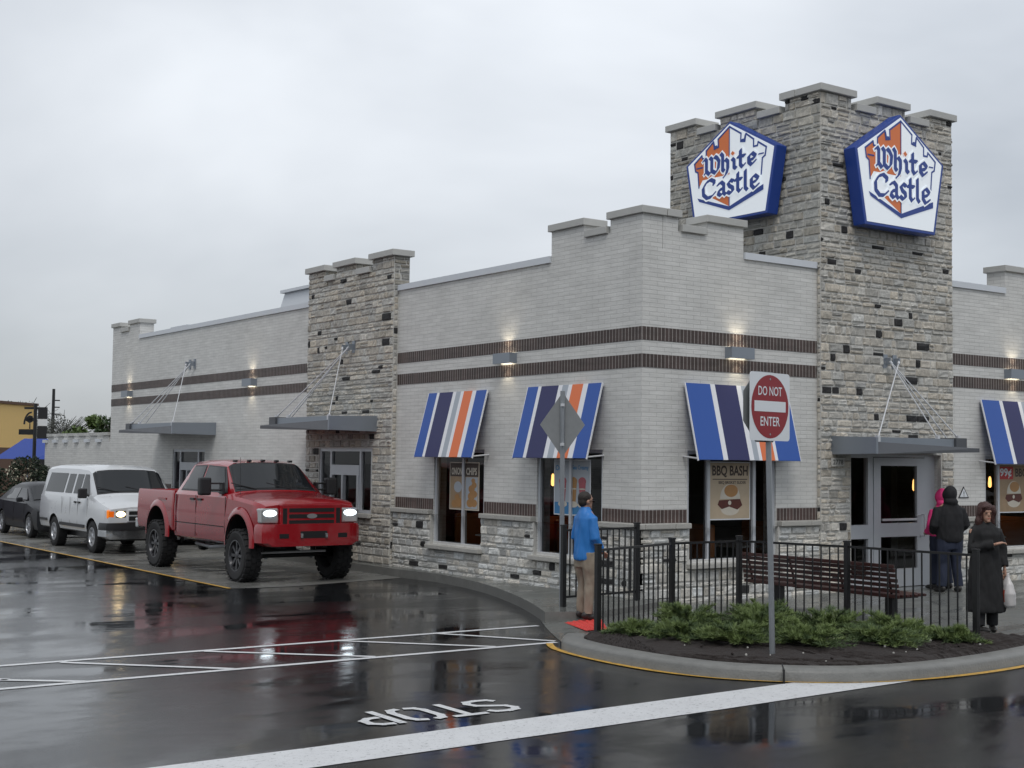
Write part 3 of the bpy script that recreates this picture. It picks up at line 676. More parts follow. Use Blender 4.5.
def tower_merlons(fr, segs, gaps, ztop=8.35):
    for (a, b) in segs:
        mb = MB(); mb.prism([(a, TH), (b, TH), (b, ztop), (a, ztop)], fr, -0.45, 0.0, M_MORTAR); mb.build('merlon', B)
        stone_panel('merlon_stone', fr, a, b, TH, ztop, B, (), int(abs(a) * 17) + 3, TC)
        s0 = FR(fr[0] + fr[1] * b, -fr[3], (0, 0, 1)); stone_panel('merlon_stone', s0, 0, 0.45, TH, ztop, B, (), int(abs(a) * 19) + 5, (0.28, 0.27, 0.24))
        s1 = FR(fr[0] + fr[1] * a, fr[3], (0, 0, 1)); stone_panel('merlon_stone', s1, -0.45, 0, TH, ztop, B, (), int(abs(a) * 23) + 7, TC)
        mc = MB(); mc.prism([(a - .07, ztop), (b + .07, ztop), (b + .07, ztop + .12), (a - .07, ztop + .12)], fr, -0.52, 0.08, M_CAST); mc.build('coping', B, bevel=0.008)
    for (a, b) in gaps:
        mc = MB(); mc.prism([(a, TH), (b, TH), (b, TH + .125), (a, TH + .125)], fr, -0.45, 0.07, M_CAST); mc.build('coping', B, bevel=0.008)
tower_merlons(FTf, [(4.50, 4.62) if 0 else (3.85, 4.62), (5.28, 6.04), (6.72, 7.35)], [(4.70, 5.20), (6.12, 6.64)])
# left face: corner merlon is shared, so start beyond it
tower_merlons(FTl, [(-2.32, -1.42), (-3.68, -2.97)], [(-1.34, -0.80), (-2.89, -2.40)])
mb = MB(); mb.prism([(-0.72, TH), (-0.375, TH), (-0.375, 8.35), (-0.72, 8.35)], FTl, -0.45, 0.0, M_MORTAR); mb.build('merlon', B)
stone_panel('merlon_stone', FTl, -0.72, 0.08, TH, 8.35, B, (), 77, TC)
mc = MB(); mc.prism([(-0.79, 8.35), (-0.442, 8.35), (-0.442, 8.47), (-0.79, 8.47)], FTl, -0.52, 0.08, M_CAST); mc.build('coping', B)
tower_merlons(FTr, [(1.4, 2.3), (2.97, 3.68)], [(0.5, 1.3), (2.4, 2.9)])

# entrance door set
FD = FR((0, 0.06, 0), (1, 0, 0), (0, 0, 1))
mb = MB(); q = lambda x0, x1, y0, y1, d0=-0.10, d1=0.0, m=M_ALU: mb.prism([(x0, y0), (x1, y0), (x1, y1), (x0, y1)], FD, d0, d1, m)
ZB = -0.08
q(4.60, 4.67, ZB, 2.24); q(5.20, 5.33, ZB, 2.24); q(6.72, 7.0, ZB, 2.24); q(4.67, 5.20, 2.17, 2.24); q(5.33, 6.72, 2.19, 2.24)
q(4.67, 5.20, ZB, 0.12); q(4.67, 5.20, 0.78, 1.02)
df = mb.build('door_frame', B)
pane(FD, 4.66, 5.21, 0.1, 2.18, -0.05, df)
mb = MB(); q(5.34, 5.52, ZB + .01, 2.18, -0.06, 0.01); q(6.50, 6.71, ZB + .01, 2.18, -0.06, 0.01); q(5.52, 6.50, ZB + .01, 0.24, -0.06, 0.01); q(5.52, 6.50, 0.80, 1.04, -0.06, 0.01); q(5.52, 6.50, 2.04, 2.18, -0.06, 0.01)
q(5.55, 6.47, 1.08, 1.12, 0.0, 0.03, M_ROD)
dr = mb.build('door', B)
pane(FD, 5.51, 6.51, 0.23, 2.05, -0.03, dr)
h = MB(); h.tube([(6.60, 0.05, 1.18), (6.60, -0.03, 1.18), (6.60, -0.03, 0.80), (6.60, 0.05, 0.80)], 0.014, M_ROD); h.tube([(6.60, 0.05, 1.18), (6.42, 0.0, 1.17)], 0.012, M_ROD); h.build('door_handle', dr, smooth=60)
# roof gear
mb = MB()
mb.add([(3.0, 16.95, 4.9), (4.6, 16.95, 4.9), (4.6, 19.7, 4.9), (3.0, 19.7, 4.9), (3.2, 17.05, 6.62), (4.4, 17.05, 6.62), (4.4, 18.9, 6.62), (3.2, 18.9, 6.62)], [(0, 3, 2, 1), (4, 5, 6, 7), (0, 1, 5, 4), (1, 2, 6, 5), (2, 3, 7, 6), (3, 0, 4, 7)], M_COPE)
mb.box((3.1, 16.9, 6.62), (4.5, 19.0, 6.70), M_COPE); tag(mb.build('roof_vent', None), 'pale tapered exhaust hood showing above the roof edge beside the small stone tower', 'roof vent')
mb = MB(); mb.box((0.85, 20.0, 4.9), (1.6, 21.1, 5.55), M_COPE, bev=0.02); mb.box((0.8, 19.95, 5.55), (1.65, 21.2, 5.68), M_COPE, bev=0.01)
tag(mb.build('roof_unit', None), 'low white rooftop box barely showing above the far end of the roof', 'roof unit')

# garden wall with small battlements beyond the building
G = empty('enclosure_wall', (0, 23.6, AZ), 0, 'low white brick enclosure wall with notched battlements at the far end of the restaurant', 'wall')
mb = MB(); mb.box((0.0, 0.005, -0.02), (0.25, 6.3, 2.62), M_BRICK); mb.build('brick_body', G)
y = 0.10; 
mc = MB(); mn = MB()
for i in range(6):
    a = 0.12 + i * 1.05
    mn.box((0.0, a, 2.62), (0.25, a + 0.60, 2.80), M_BRICK); mc.box((-0.05, a - 0.03, 2.80), (0.30, a + 0.63, 2.89), M_CAST)
    mc.box((-0.07, a + 0.64, 2.60), (0.30, a + 1.01, 2.70), M_COPE)
mn.build('merlon', G); mc.build('coping', G)
# ================================================================== FIXTURES ON THE FACADE
def lamp(fr, u, z, label):
    o, uu, v, n = fr; base = o + uu * u + v * z
    e = empty('wall_lamp', base, 0, label, 'wall lamp', 'up and down wall lamps on the brick')
    f2 = (Vector((0, 0, 0)), uu, v, n)
    mb = MB(); mb.prism([(-.25, -.09), (.25, -.09), (.25, .09), (-.25, .09)], f2, 0.11, 0.16, M_ALUB); mb.prism([(-.25, -.09), (-.235, -.09), (-.235, .09), (-.25, .09)], f2, 0.0, 0.11, M_ALUB)
    mb.prism([(.235, -.09), (.25, -.09), (.25, .09), (.235, .09)], f2, 0.0, 0.11, M_ALUB); mb.prism([(-.09, -.05), (.09, -.05), (.09, .05), (-.09, .05)], f2, 0.0, 0.11, M_ALUB)
    mb.build('housing', e)
    g = MB(); g.prism([(-.17, -.082), (.17, -.082), (.17, -.072), (-.17, -.072)], f2, 0.02, 0.10, M_GLOW); g.prism([(-.17, .072), (.17, .072), (.17, .082), (-.17, .082)], f2, 0.02, 0.10, M_GLOW); g.build('lamp_lens', e)
    for sgn in (1, -1):
        l = bpy.data.lights.new('lamp_light', 'SPOT'); l.energy = 4.0 if sgn > 0 else 3.0; l.color = (1.0, 0.87, 0.66); l.spot_size = radians(95); l.spot_blend = 0.9; l.shadow_soft_size = 0.03
        lo = bpy.data.objects.new('lamp_light', l); COL.objects.link(lo); lo.parent = e; lo.location = n * 0.13 + v * (0.10 * sgn)
        dirv = v * sgn - n * 0.25; lo.rotation_euler = (-dirv).to_track_quat('Z', 'Y').to_euler()
    return e
lamp(FL, -3.50, 3.80, 'grey box wall lamp above the gap between the two drive-side awnings')
lamp(FL, -13.9, 3.80, 'grey box wall lamp between the small stone tower and the far canopy')
lamp(FL, -22.1, 3.80, 'grey box wall lamp at the farthest end of the long brick wall')
lamp(FRr, 1.98, 3.80, 'grey box wall lamp above the awning behind the do not enter sign')
lamp(FRr, 9.25, 3.80, 'grey box wall lamp at the right edge, beyond the stone tower')

STRN = [(0, .15, M_BLUE), (.15, .195, M_WHT), (.195, .435, M_NAVY), (.435, .49, M_WHT), (.49, .57, M_LGR), (.57, .62, M_WHT), (.62, .765, M_ORG), (.765, .83, M_WHT), (.83, 1, M_BLUE)]
STRW = [(0, .23, M_BLUE), (.23, .275, M_WHT), (.275, .485, M_NAVY), (.485, .53, M_WHT), (.53, .58, M_LGR), (.58, .61, M_WHT), (.61, .74, M_ORG), (.74, .77, M_WHT), (.77, 1, M_BLUE)]
def awning(fr, a, b, stripes, label):
    o, u, v, n = fr; base = o + u * ((a + b) / 2) + v * 2.1
    e = empty('striped_awning', base, 0, label, 'awning', 'striped window awnings')
    w = b - a; sl_ = Vector((0, 0, 1.18)) - n * (0.36 - 0.05)  # bottom to top along the slope
    # slope frame: origin bottom left, bottom projects 0.36 m
    p0 = u * (-w / 2) + n * 0.36; L_ = sl_.length; fr2 = (p0, u, sl_.normalized(), u.cross(sl_.normalized()))
    mb = MB()
    for s0, s1, m in stripes: mb.prism([(s0 * w, 0), (s1 * w, 0), (s1 * w, L_), (s0 * w, L_)], fr2, -0.02, 0.012, m)
    mb.build('striped_panel', e)
    for x in (-w / 2 - .018, w / 2 + .002):
        mb = MB(); f3 = (u * x, n, v, u); mb.prism([(0.37, -0.01), (0.35, -0.02), (0.04, 1.17), (0.06, 1.19)], (u * x, n, v, u), 0, 0.016, M_WHT); mb.build('side_trim', e)
    for x in (-w / 2 + .01, w / 2 - .01): mb = MB(); mb.tube([u * x + n * 0.0 + v * 0.05, u * x + n * 0.33 + v * 0.02], 0.014, M_ROD); mb.build('bracket', e, smooth=60)
    mb = MB(); mb.tube([u * (-w / 2) + n * 0.33 + v * 0.015, u * (w / 2) + n * 0.33 + v * 0.015], 0.014, M_ROD); mb.build('cross_bar', e, smooth=60); mb = MB(); mb.tube([u * (-w / 2) + n * 0.03 + v * 1.15, u * (w / 2) + n * 0.03 + v * 1.15], 0.014, M_ROD); mb.build('cross_bar', e, smooth=60)
    return e
awning(FL, -5.97, -4.06, STRN, 'blue, navy and orange striped awning over the left window, nearer the red truck')
awning(FL, -2.83, -0.88, STRN, 'blue, navy and orange striped awning over the window behind the diamond sign back')
awning(FRr, 0.84, 3.06, STRW, 'wide striped awning partly hidden behind the do not enter sign')
awning(FRr, 8.22, 10.5, STRW, 'striped awning cut off by the right edge, beyond the stone tower')

def canopy(fr, a, b, z, dep, label, near, anchor_z, anc):
    """flat metal canopy; near = +1 if the deep end panel is at the b end"""
    o, u, v, n = fr; base = o + u * ((a + b) / 2) + v * z; w = b - a
    e = empty('entrance_canopy', base, 0, label, 'canopy', 'flat metal canopies hung on rods')
    s = near; f = (Vector((0, 0, 0)), u, v, n)
    E_ = lambda x: x * s   # mirrored along u
    def P(x, h, d): return u * E_(x) + v * h + n * d
    mb = MB()   # tapered slab, deep at the near end
    hn, hf = 0.20, 0.07
    vs = [P(w / 2, 0, 0.0), P(w / 2, 0, dep), P(-w / 2, .06, dep), P(-w / 2, .06, 0.0), P(w / 2, hn, 0.0), P(w / 2, hn, dep - .05), P(-w / 2, .06 + hf, dep), P(-w / 2, .06 + hf, 0.0)]
    mb.add(vs, [(0, 1, 2, 3), (7, 6, 5, 4), (0, 4, 5, 1), (1, 5, 6, 2), (2, 6, 7, 3), (3, 7, 4, 0)], M_ALUD); mb.build('slab', e)
    mb = MB()   # end panel
    vs = [P(w / 2 + .004, -.01, 0), P(w / 2 + .004, .005, dep + .03), P(w / 2 + .004, .27, dep + .03), P(w / 2 + .004, .30, 0)]
    vs += [p + u * E_(0.05) for p in vs]; mb.add(vs, [(0, 1, 2, 3), (7, 6, 5, 4), (0, 4, 5, 1), (1, 5, 6, 2), (2, 6, 7, 3), (3, 7, 4, 0)], M_ALUB); mb.build('end_panel', e)
    mb = MB()
    mb.add([P(x, h, d) for x in (-w / 2 + .55, w / 2) for h in (.15, .28) for d in (dep * .35, dep * .88)], [(0, 1, 3, 2), (4, 6, 7, 5), (0, 4, 5, 1), (2, 3, 7, 6), (0, 2, 6, 4), (1, 5, 7, 3)], M_ALUB)
    mb.build('raised_box', e)
    mb = MB(); mb.add([P(x, h, d) for x in (-w / 2 + .25, -w / 2 + .54) for h in (.12, .30) for d in (dep * .3, dep * .92)], [(0, 1, 3, 2), (4, 6, 7, 5), (0, 4, 5, 1), (2, 3, 7, 6), (0, 2, 6, 4), (1, 5, 7, 3)], M_ALUD); mb.build('end_box', e)
    ends = [P(w / 2 - .05, .26, dep - .02), P(-w / 2 + .9, .30, dep * .8), P(-w / 2 + .35, .31, dep * .8), P(-w / 2 + .1, .14, dep * .5)]
    lugs = [-0.17, -0.02, 0.02, 0.17]
    for k_, (en, lg) in enumerate(zip(ends, lugs)):
        top = P(anc[0] + (anc[1] if k_ else -anc[1]) * 1.0 + 0.0, anchor_z, 0.12)
        r = MB(); r.tube([en, top], 0.011, M_ROD, n=6); r.tube([en, en.lerp(top, 0.03)], 0.022, M_ROD, n=6); r.tube([en.lerp(top, 0.97), top], 0.022, M_ROD, n=6); r.build('tie_rod', e, smooth=60)
        r = MB(); r.box((-.03, -.03, -.06), (.03, .03, .04), M_ROD, Matrix.Translation(en)); r.build('lug', e)
    for sg in (-1, 1):
        r = MB(); c = P(anc[0] + sg * anc[1], anchor_z, 0.0)
        r.prism([(-.05, -.12), (.05, -.12), (.05, .12), (-.05, .12)], (c, u, v, n), 0.0, 0.03, M_ALUB); r.prism([(-.012, -.06), (.012, -.06), (.012, .06), (-.012, .06)], (c, u, v, n), 0.03, 0.14, M_ALUB); r.build('wall_anchor', e)
    return e
canopy(FT2, -10.95, -7.85, 2.60, 1.05, 'grey metal canopy over the drive-through window in the small stone tower', 1, 1.72, (0.45, 0.14))
canopy(FL, -19.75, -16.0, 2.60, 1.10, 'far grey metal canopy on the long wall above the white van', 1, 1.82, (0.35, 0.16))
canopy(FTf, 4.16, 6.85, 2.23, 0.92, 'grey metal canopy over the glass entrance door of the big stone tower', -1, 1.62, (-0.08, 0.12))

# ------------------------------------------------------------------ pentagon signs
def nib_poly(a, b, nib):
    return hull2([(a[0] + x, a[1] + y) for x, y in nib] + [(b[0] + x, b[1] + y) for x, y in nib])
def nib_strokes(mb, fr, strokes, w, m, d, sx=1.0, sy=1.0, off=(0, 0)):
    ang = radians(38); t = 0.028 if w < .1 else 0.07
    c, s = cos(ang) * w / 2, sin(ang) * w / 2; e = (-sin(ang) * t / 2, cos(ang) * t / 2)
    nib = [(c + e[0], s + e[1]), (c - e[0], s - e[1]), (-c + e[0], -s + e[1]), (-c - e[0], -s - e[1])]
    o, u, v, n = fr; k = 0
    for st in strokes:
        for i in range(len(st) - 1):
            po = nib_poly(st[i], st[i + 1], nib); k += 1
            mb.add([o + u * ((p[0] + off[0]) * sx) + v * ((p[1] + off[1]) * sy) + n * (d + k * 0.00012) for p in po], [tuple(range(len(po)))], m)
WORD1 = []   # "White"
b_, t_, x_ = -0.02, 0.30, 0.20
WORD1 += [[(-.70, .30), (-.66, .33), (-.62, .29), (-.62, .06), (-.66, .02)], [(-.62, .06), (-.54, -.01), (-.47, .05)], [(-.52, .33), (-.47, .29), (-.47, .05)], [(-.47, .05), (-.37, -.01), (-.29, .07), (-.27, .22), (-.33, .30), (-.39, .33)]]
WORD1 += [[(-.22, .36), (-.17, .31), (-.17, .02), (-.13, -.01)], [(-.17, .16), (-.09, .22), (-.03, .17), (-.03, .02), (-.07, -.08), (-.13, -.13)]]
WORD1 += [[(.09, .20), (.14, .16), (.14, .02), (.19, -.01)]]
WORD1 += [[(.31, .34), (.31, .04), (.36, -.01), (.42, .03)], [(.24, .21), (.42, .21)]]
WORD1 += [[(.53, .17), (.53, .05), (.60, -.01), (.70, .05)], [(.53, .17), (.62, .22), (.70, .16), (.67, .11), (.54, .08)]]
WORD2 = []   # "Castle"
WORD2 += [[(-.40, -.18), (-.50, -.13), (-.62, -.17), (-.71, -.28), (-.70, -.42), (-.60, -.50), (-.48, -.49), (-.38, -.42)], [(-.40, -.18), (-.41, -.24)]]
WORD2 += [[(-.30, -.27), (-.21, -.23), (-.14, -.28), (-.14, -.46), (-.09, -.50)], [(-.14, -.36), (-.26, -.39), (-.29, -.46), (-.22, -.50), (-.14, -.45)]]
WORD2 += [[(.12, -.26), (.04, -.23), (-.02, -.28), (.02, -.35), (.10, -.39), (.11, -.46), (.04, -.50), (-.04, -.46)]]
WORD2 += [[(.24, -.12), (.24, -.45), (.29, -.50), (.34, -.46)], [(.17, -.25), (.34, -.25)]]
WORD2 += [[(.44, -.10), (.44, -.45), (.49, -.50)]]
WORD2 += [[(.60, -.29), (.60, -.43), (.67, -.50), (.78, -.44)], [(.60, -.29), (.69, -.24), (.77, -.30), (.74, -.35), (.61, -.39)]]
CAST_R = [(0, .88), (.31, .68), (.30, .52), (.41, .50), (.44, .65), (.64, .50), (.64, .35), (.74, .35), (.76, .42), (.97, .28), (.94, .12), (.87, .08), (.84, -.24)]
def pent_sign(fr, sc, hv, label):
    """fr origin on the wall at the sign centre; sc half width scale; hv = (top, side, bottom, half bottom)"""
    o, u, v, n = fr; top, side, bot, hb, hw = hv
    e = empty('pentagon_sign', o, 0, label, 'sign', 'blue rimmed pentagon signs on the tower')
    f = (Vector((0, 0, 0)), u, v, n)
    pen = [(0, top), (-hw, side), (-hb, bot), (hb, bot), (hw, side)]
    mb = MB(); mb.prism(pen, f, 0.02, 0.27, M_SBLU); mb.build('cabinet', e, bevel=0.01)
    k = 0.945; cy = (top + bot) / 2 * 0.055
    mb = MB(); mb.prism([(p[0] * k, p[1] * k + cy) for p in pen], f, 0.265, 0.276, M_SLIT); mb.build('face', e)
    sy = (top - bot) / 2.04; oy = (top + bot) / 2 + 0.02; Sx = sc; D = 0.278
    T = lambda p: (p[0] * Sx, p[1] * sy + oy)
    left = [(-x, y) for x, y in CAST_R]
    mb = MB()
    # orange half of the castle and its lower wedge
    pts = [T(p) for p in left]
    mb.add([u * x + v * y + n * D for x, y in [T((0, .86))] + pts[1:] + [T((-.74, -.10)), T((0, -.10))]], [tuple(range(len(pts) + 2))], M_SORG)
    mb.add([u * x + v * y + n * D for x, y in [T((-.50, -.50)), T((0, -.44)), T((0, -.76))]], [(0, 1, 2)], M_SORG)
    mb.build('orange_emblem', e)
    def path(pts, w, dd):
        for i in range(len(pts) - 1):
            a = Vector(T(pts[i])); b = Vector(T(pts[i + 1])); t = (b - a).normalized(); nn = Vector((-t.y, t.x)) * w / 2; ee = t * w * .4
            q_ = [a - ee + nn, b + ee + nn, b + ee - nn, a - ee - nn]
            mb.add([u * p.x + v * p.y + n * (dd + i * .0001) for p in q_], [(0, 1, 2, 3)], M_SBLU)
    mb = MB(); path(CAST_R, 0.032, D + .002); path(left, 0.032, D + .0036); path([(0, .88), (0, .30)], 0.022, D + .0052); path([(0, -.5), (0, -.76)], 0.022, D + .0053)
    path([(.97, .28), (.94, .12)], 0.03, D + .0054); path([(.74, .17), (.90, .17)], 0.024, D + .0055); path([(-.74, .17), (-.90, .17)], 0.024, D + .0056)
    for x in (.41, -.41): mb.add([u * p[0] + v * p[1] + n * (D + .0058) for p in [T((x * .76, .50)), T((x * 1.05, .48)), T((x * 1.02, .66)), T((x * .95, .56)), T((x * .8, .56))]], [(0, 1, 2, 3, 4)], M_SBLU)
    mb.build('castle_outline', e)
    mb = MB()
    f2 = (v * oy, u, v, n)
    nib_strokes(mb, f2, WORD1 + WORD2, 0.145, M_SLIT, D + .007, Sx, sy); mb.build('letter_border', e)
    mb = MB(); nib_strokes(mb, f2, WORD1, 0.085, M_SBLU, D + .013, Sx, sy); nib_strokes(mb, f2, WORD2, 0.085, M_SBLU, D + .013, Sx, sy); mb.build('lettering', e)
    mb = MB(); mb.add([u * p[0] + v * p[1] + n * (D + .017) for p in [T((.10, .36)), T((.16, .31)), T((.11, .26)), T((.05, .31))]], [(0, 1, 2, 3)], M_SORG); mb.build('letter_dot', e)
    mb = MB(); z_ = D + .006
    for q_ in ([(-.88, -.46), (-.83, -.54), (0, -.84), (0, -.76)], [(0, -.76), (0, -.84), (.90, -.56), (.90, -.45)]):
        mb.add([u * p[0] + v * p[1] + n * z_ for p in [T(k_) for k_ in q_]], [(0, 1, 2, 3)], M_SBLU)
    mb.build('underline', e)
    return e
pent_sign(FR((TX0 - 0.05, 1.75, 7.26), (0, -1, 0), (0, 0, 1)), 0.93, (0.88, 0.25, -0.90, 0.92, 1.14), 'pentagon castle sign on the left face of the tower, lower edge behind the parapet')
pent_sign(FR((5.52, TY0 - 0.05, 7.12), (1, 0, 0), (0, 0, 1)), 0.96, (1.02, 0.28, -1.00, 0.93, 1.18), 'pentagon castle sign on the front face of the tower, above the entrance canopy')

# house number, hazard diamond notice
mb = MB(); fa = FR((4.22, TY0 - 0.04, 2.09), (1, 0, 0), (0, 0, 1)); mb.prism([(-.16, -.07), (.16, -.07), (.16, .07), (-.16, .07)], fa, 0, 0.012, M_MORTAR)
e = empty('house_number', (0, 0, 0), 0, 'small plate with the number 2778 left of the entrance canopy', 'number plate'); mb.build('plate', e)
mb = MB(); text_geo(mb, '2778', fa, 0, -.04, 0.085, M_BLACK, 0, 0.014, wmax=0.25, bold=0.01); mb.build('digits', e)
e = empty('warning_notice', (0, 0, 0), 0, 'small triangular warning notice on the pale brick right of the tower', 'notice')
fa = FR((7.74, -0.004, 1.54), (1, 0, 0), (0, 0, 1)); mb = MB(); mb.prism([(-.15, -.07), (.15, -.07), (0, .14)], fa, 0, 0.008, M_BLACK); mb.build('border', e)
mb = MB(); mb.prism([(-.115, -.055), (.115, -.055), (0, .105)], fa, 0.0, 0.012, M_SWHT); mb.build('face', e)
mb = MB(); text_geo(mb, '!', fa, 0, -.045, 0.10, M_BLACK, 0, 0.014, bold=.02); mb.build('symbol', e)

# ------------------------------------------------------------------ posters and interior lamps
M_BUN = mat('poster bun', (0.42, 0.22, 0.08), 0.5, var=0.25, vscale=9); M_CREAM = mat('poster cream', (0.62, 0.57, 0.48), 0.5, var=0.1); M_MEAT = mat('poster meat', (0.10, 0.022, 0.015), 0.5, var=0.5, vscale=18)
M_PINK = mat('poster pink', (0.42, 0.10, 0.12), 0.5, var=0.3, vscale=12); M_PBLUE = mat('poster blue', (0.05, 0.22, 0.45), 0.5); M_PGREY = mat('poster pale grey', (0.42, 0.46, 0.50), 0.5)
M_PRED = mat('poster red', (0.50, 0.03, 0.03), 0.5); M_PDK = mat('poster brown', (0.07, 0.05, 0.04), 0.6); M_PTAN = mat('poster tan', (0.36, 0.25, 0.15), 0.5, var=.3, vscale=6)
def ell(mb, f, x, y, rx, ry, m, d, a0=0, a1=2 * pi, n=20):
    pts = [(x + rx * cos(a0 + (a1 - a0) * i / n), y + ry * sin(a0 + (a1 - a0) * i / n)) for i in range(n + (0 if a1 - a0 > 6.2 else 1))]
    o, u, v, nn = f; mb.add([o + u * p[0] + v * p[1] + nn * d for p in pts], [tuple(range(len(pts)))], m)
def poster_base(name, f, w, h, border, paper, label):
    e = empty(name, f[0], 0, label, 'poster'); g = (Vector((0, 0, 0)), f[1], f[2], f[3])
    mb = MB(); mb.prism([(-w / 2, -h / 2), (w / 2, -h / 2), (w / 2, h / 2), (-w / 2, h / 2)], g, -0.006, 0.0, border); mb.build('poster_frame', e)
    k = 0.02; mb = MB(); mb.prism([(-w / 2 + k, -h / 2 + k), (w / 2 - k, -h / 2 + k), (w / 2 - k, h / 2 - k), (-w / 2 + k, h / 2 - k)], g, 0.0, 0.002, paper); mb.build('sheet', e)
    return e, g
def burger(e, g, y, s):
    mb = MB(); ell(mb, g, 0, y - .16 * s, .20 * s, .10 * s, M_CREAM, .0035); 
    mb.add([g[0] + g[1] * x * s + g[2] * (y + yy * s) + g[3] * .0042 for x, yy in ((-.24, -.02), (.22, 0), (.27, -.10), (.16, -.17), (-.02, -.12), (-.18, -.16), (-.27, -.09))], [tuple(range(7))], M_MEAT)
    ell(mb, g, 0, y, .22 * s, .24 * s, M_CREAM, .0049, 0, pi); ell(mb, g, 0.02 * s, y + .13 * s, .15 * s, .10 * s, M_BUN, .0056); ell(mb, g, -.01 * s, y - .06 * s, .035 * s, .035 * s, M_CREAM, .0056); mb.build('burger_print', e)
f = FR((1.91, 0.063, 1.615), (1, 0, 0), (0, 0, 1)); e, g = poster_base('window_poster', f, 0.90, 0.92, M_SWHT, M_PAPER, 'tan poster headed BBQ BASH in the window behind the do not enter sign')
mb = MB(); text_geo(mb, 'BBQ BASH', g, 0, .21, .19, M_PDK, 0, .004, wmax=.78, bold=.03); text_geo(mb, 'BBQ BRISKET SLIDER', g, .05, .10, .055, M_PDK, 0, .004, wmax=.6, bold=.02); mb.prism([(-.38, .175), (.38, .175), (.38, .188), (-.38, .188)], g, 0.002, .003, M_PDK); mb.build('lettering', e); burger(e, g, -.13, 1.0)
f = FR((9.36, 0.063, 1.64), (1, 0, 0), (0, 0, 1)); e, g = poster_base('window_poster', f, 1.0, 0.92, M_SWHT, M_PTAN, 'poster headed 99¢ BBQ in the window beside the woman in the long coat')
mb = MB(); mb.prism([(-.47, .17), (-.02, .17), (-.02, .41), (-.47, .41)], g, .002, .003, M_PRED); text_geo(mb, '99¢', g, -.25, .19, .19, M_SWHT, 0, .005, wmax=.36, bold=.03); text_geo(mb, 'BBQ', g, .24, .19, .19, M_PDK, 0, .004, wmax=.38, bold=.03); mb.build('lettering', e); burger(e, g, -.10, 1.0)
f = FR((0.063, 4.93, 1.585), (0, -1, 0), (0, 0, 1)); e, g = poster_base('window_poster', f, 0.96, 0.86, M_CREAM, M_PTAN, 'brown poster of fried onion chips in the window nearer the red truck')
mb = MB(); mb.prism([(-.46, .17), (.46, .17), (.46, .41), (-.46, .41)], g, .002, .003, M_PDK); text_geo(mb, 'ONION', g, -.24, .20, .13, M_CREAM, 0, .005, wmax=.34, bold=.03); text_geo(mb, 'CHIPS', g, .24, .20, .13, M_CREAM, 0, .005, wmax=.34, bold=.03); mb.build('lettering', e)
mb = MB(); mb.prism([(.05, -.40), (.44, -.40), (.44, .16), (.05, .16)], g, .002, .0025, M_PGREY)
for i, (x, y, r) in enumerate([(.2, -.3, .11), (.33, -.3, .1), (.24, -.18, .11), (.34, -.14, .09), (.25, -.05, .1), (.33, .02, .08), (.3, .1, .06), (-.3, -.32, .1), (-.15, -.3, .12), (-.22, -.2, .08)]): ell(mb, g, x, y, r, r * .7, M_BUN, .004 + i * .0004)
ell(mb, g, -.2, -.02, .13, .10, M_PGREY, .0038); mb.build('food_print', e)
f = FR((0.063, 1.77, 1.63), (0, -1, 0), (0, 0, 1)); e, g = poster_base('window_poster', f, 0.96, 0.90, M_SWHT, M_PGREY, 'pale poster of pink milkshakes in the window behind the diamond sign back')
mb = MB(); text_geo(mb, 'Our', g, -.33, .27, .09, M_PBLUE, 0, .004, bold=.02); text_geo(mb, 'Sea Creamy', g, .22, .27, .09, M_PBLUE, 0, .004, wmax=.42, bold=.02); mb.build('lettering', e)
mb = MB(); mb.prism([(-.46, -.43), (.46, -.43), (.46, -.24), (-.46, -.24)], g, .002, .0026, M_PBLUE)
for i, (x, m) in enumerate(((-.24, M_PINK), (.04, M_BUN), (.27, M_PINK))):
    mb.add([g[0] + g[1] * (x + a) + g[2] * b + g[3] * .0035 for a, b in ((-.06, -.26), (.06, -.26), (.09, .08), (-.09, .08))], [(0, 1, 2, 3)], m); ell(mb, g, x, .10, .10, .07, m, .0042); ell(mb, g, x, -.02, .085, .012, M_CREAM, .0046); ell(mb, g, x, -.27, .12, .05, M_CREAM, .005)
mb.build('drink_print', e)
M_PEND = mat('amber pendant shade', (0.9, 0.5, 0.15), 0.4, emit=(1.0, 0.50, 0.14), estr=1.5)
def pendant(x, y, z, label):
    e = empty('pendant_lamp', (x, y, z), 0, label, 'pendant lamp', 'amber pendant lamps inside the restaurant')
    mb = MB(); mb.lathe([(.01, .11), (.025, .08), (.034, -.03), (.03, -.09), (.01, -.11)], M_PEND, n=14); mb.build('lamp_shade', e, smooth=60)
    mb = MB(); mb.tube([(0, 0, .15), (0, 0, 4.75 - z)], .008, M_BLACK, n=6); mb.build('cord', e)
    l = bpy.data.lights.new('lamp_light', 'POINT'); l.energy = 0.8; l.color = (1, .6, .28); l.shadow_soft_size = .06; lo = bpy.data.objects.new('lamp_light', l); COL.objects.link(lo); lo.parent = e; lo.location = (0, 0, -.22)
pendant(1.2, 3.79, 1.72, 'amber pendant lamp seen through the window behind the diamond sign back')
pendant(10.22, 1.2, 1.74, 'amber pendant lamp seen through the window right of the tower')
pendant(7.87, 1.2, 1.68, 'amber pendant lamp seen through the glass of the entrance door')

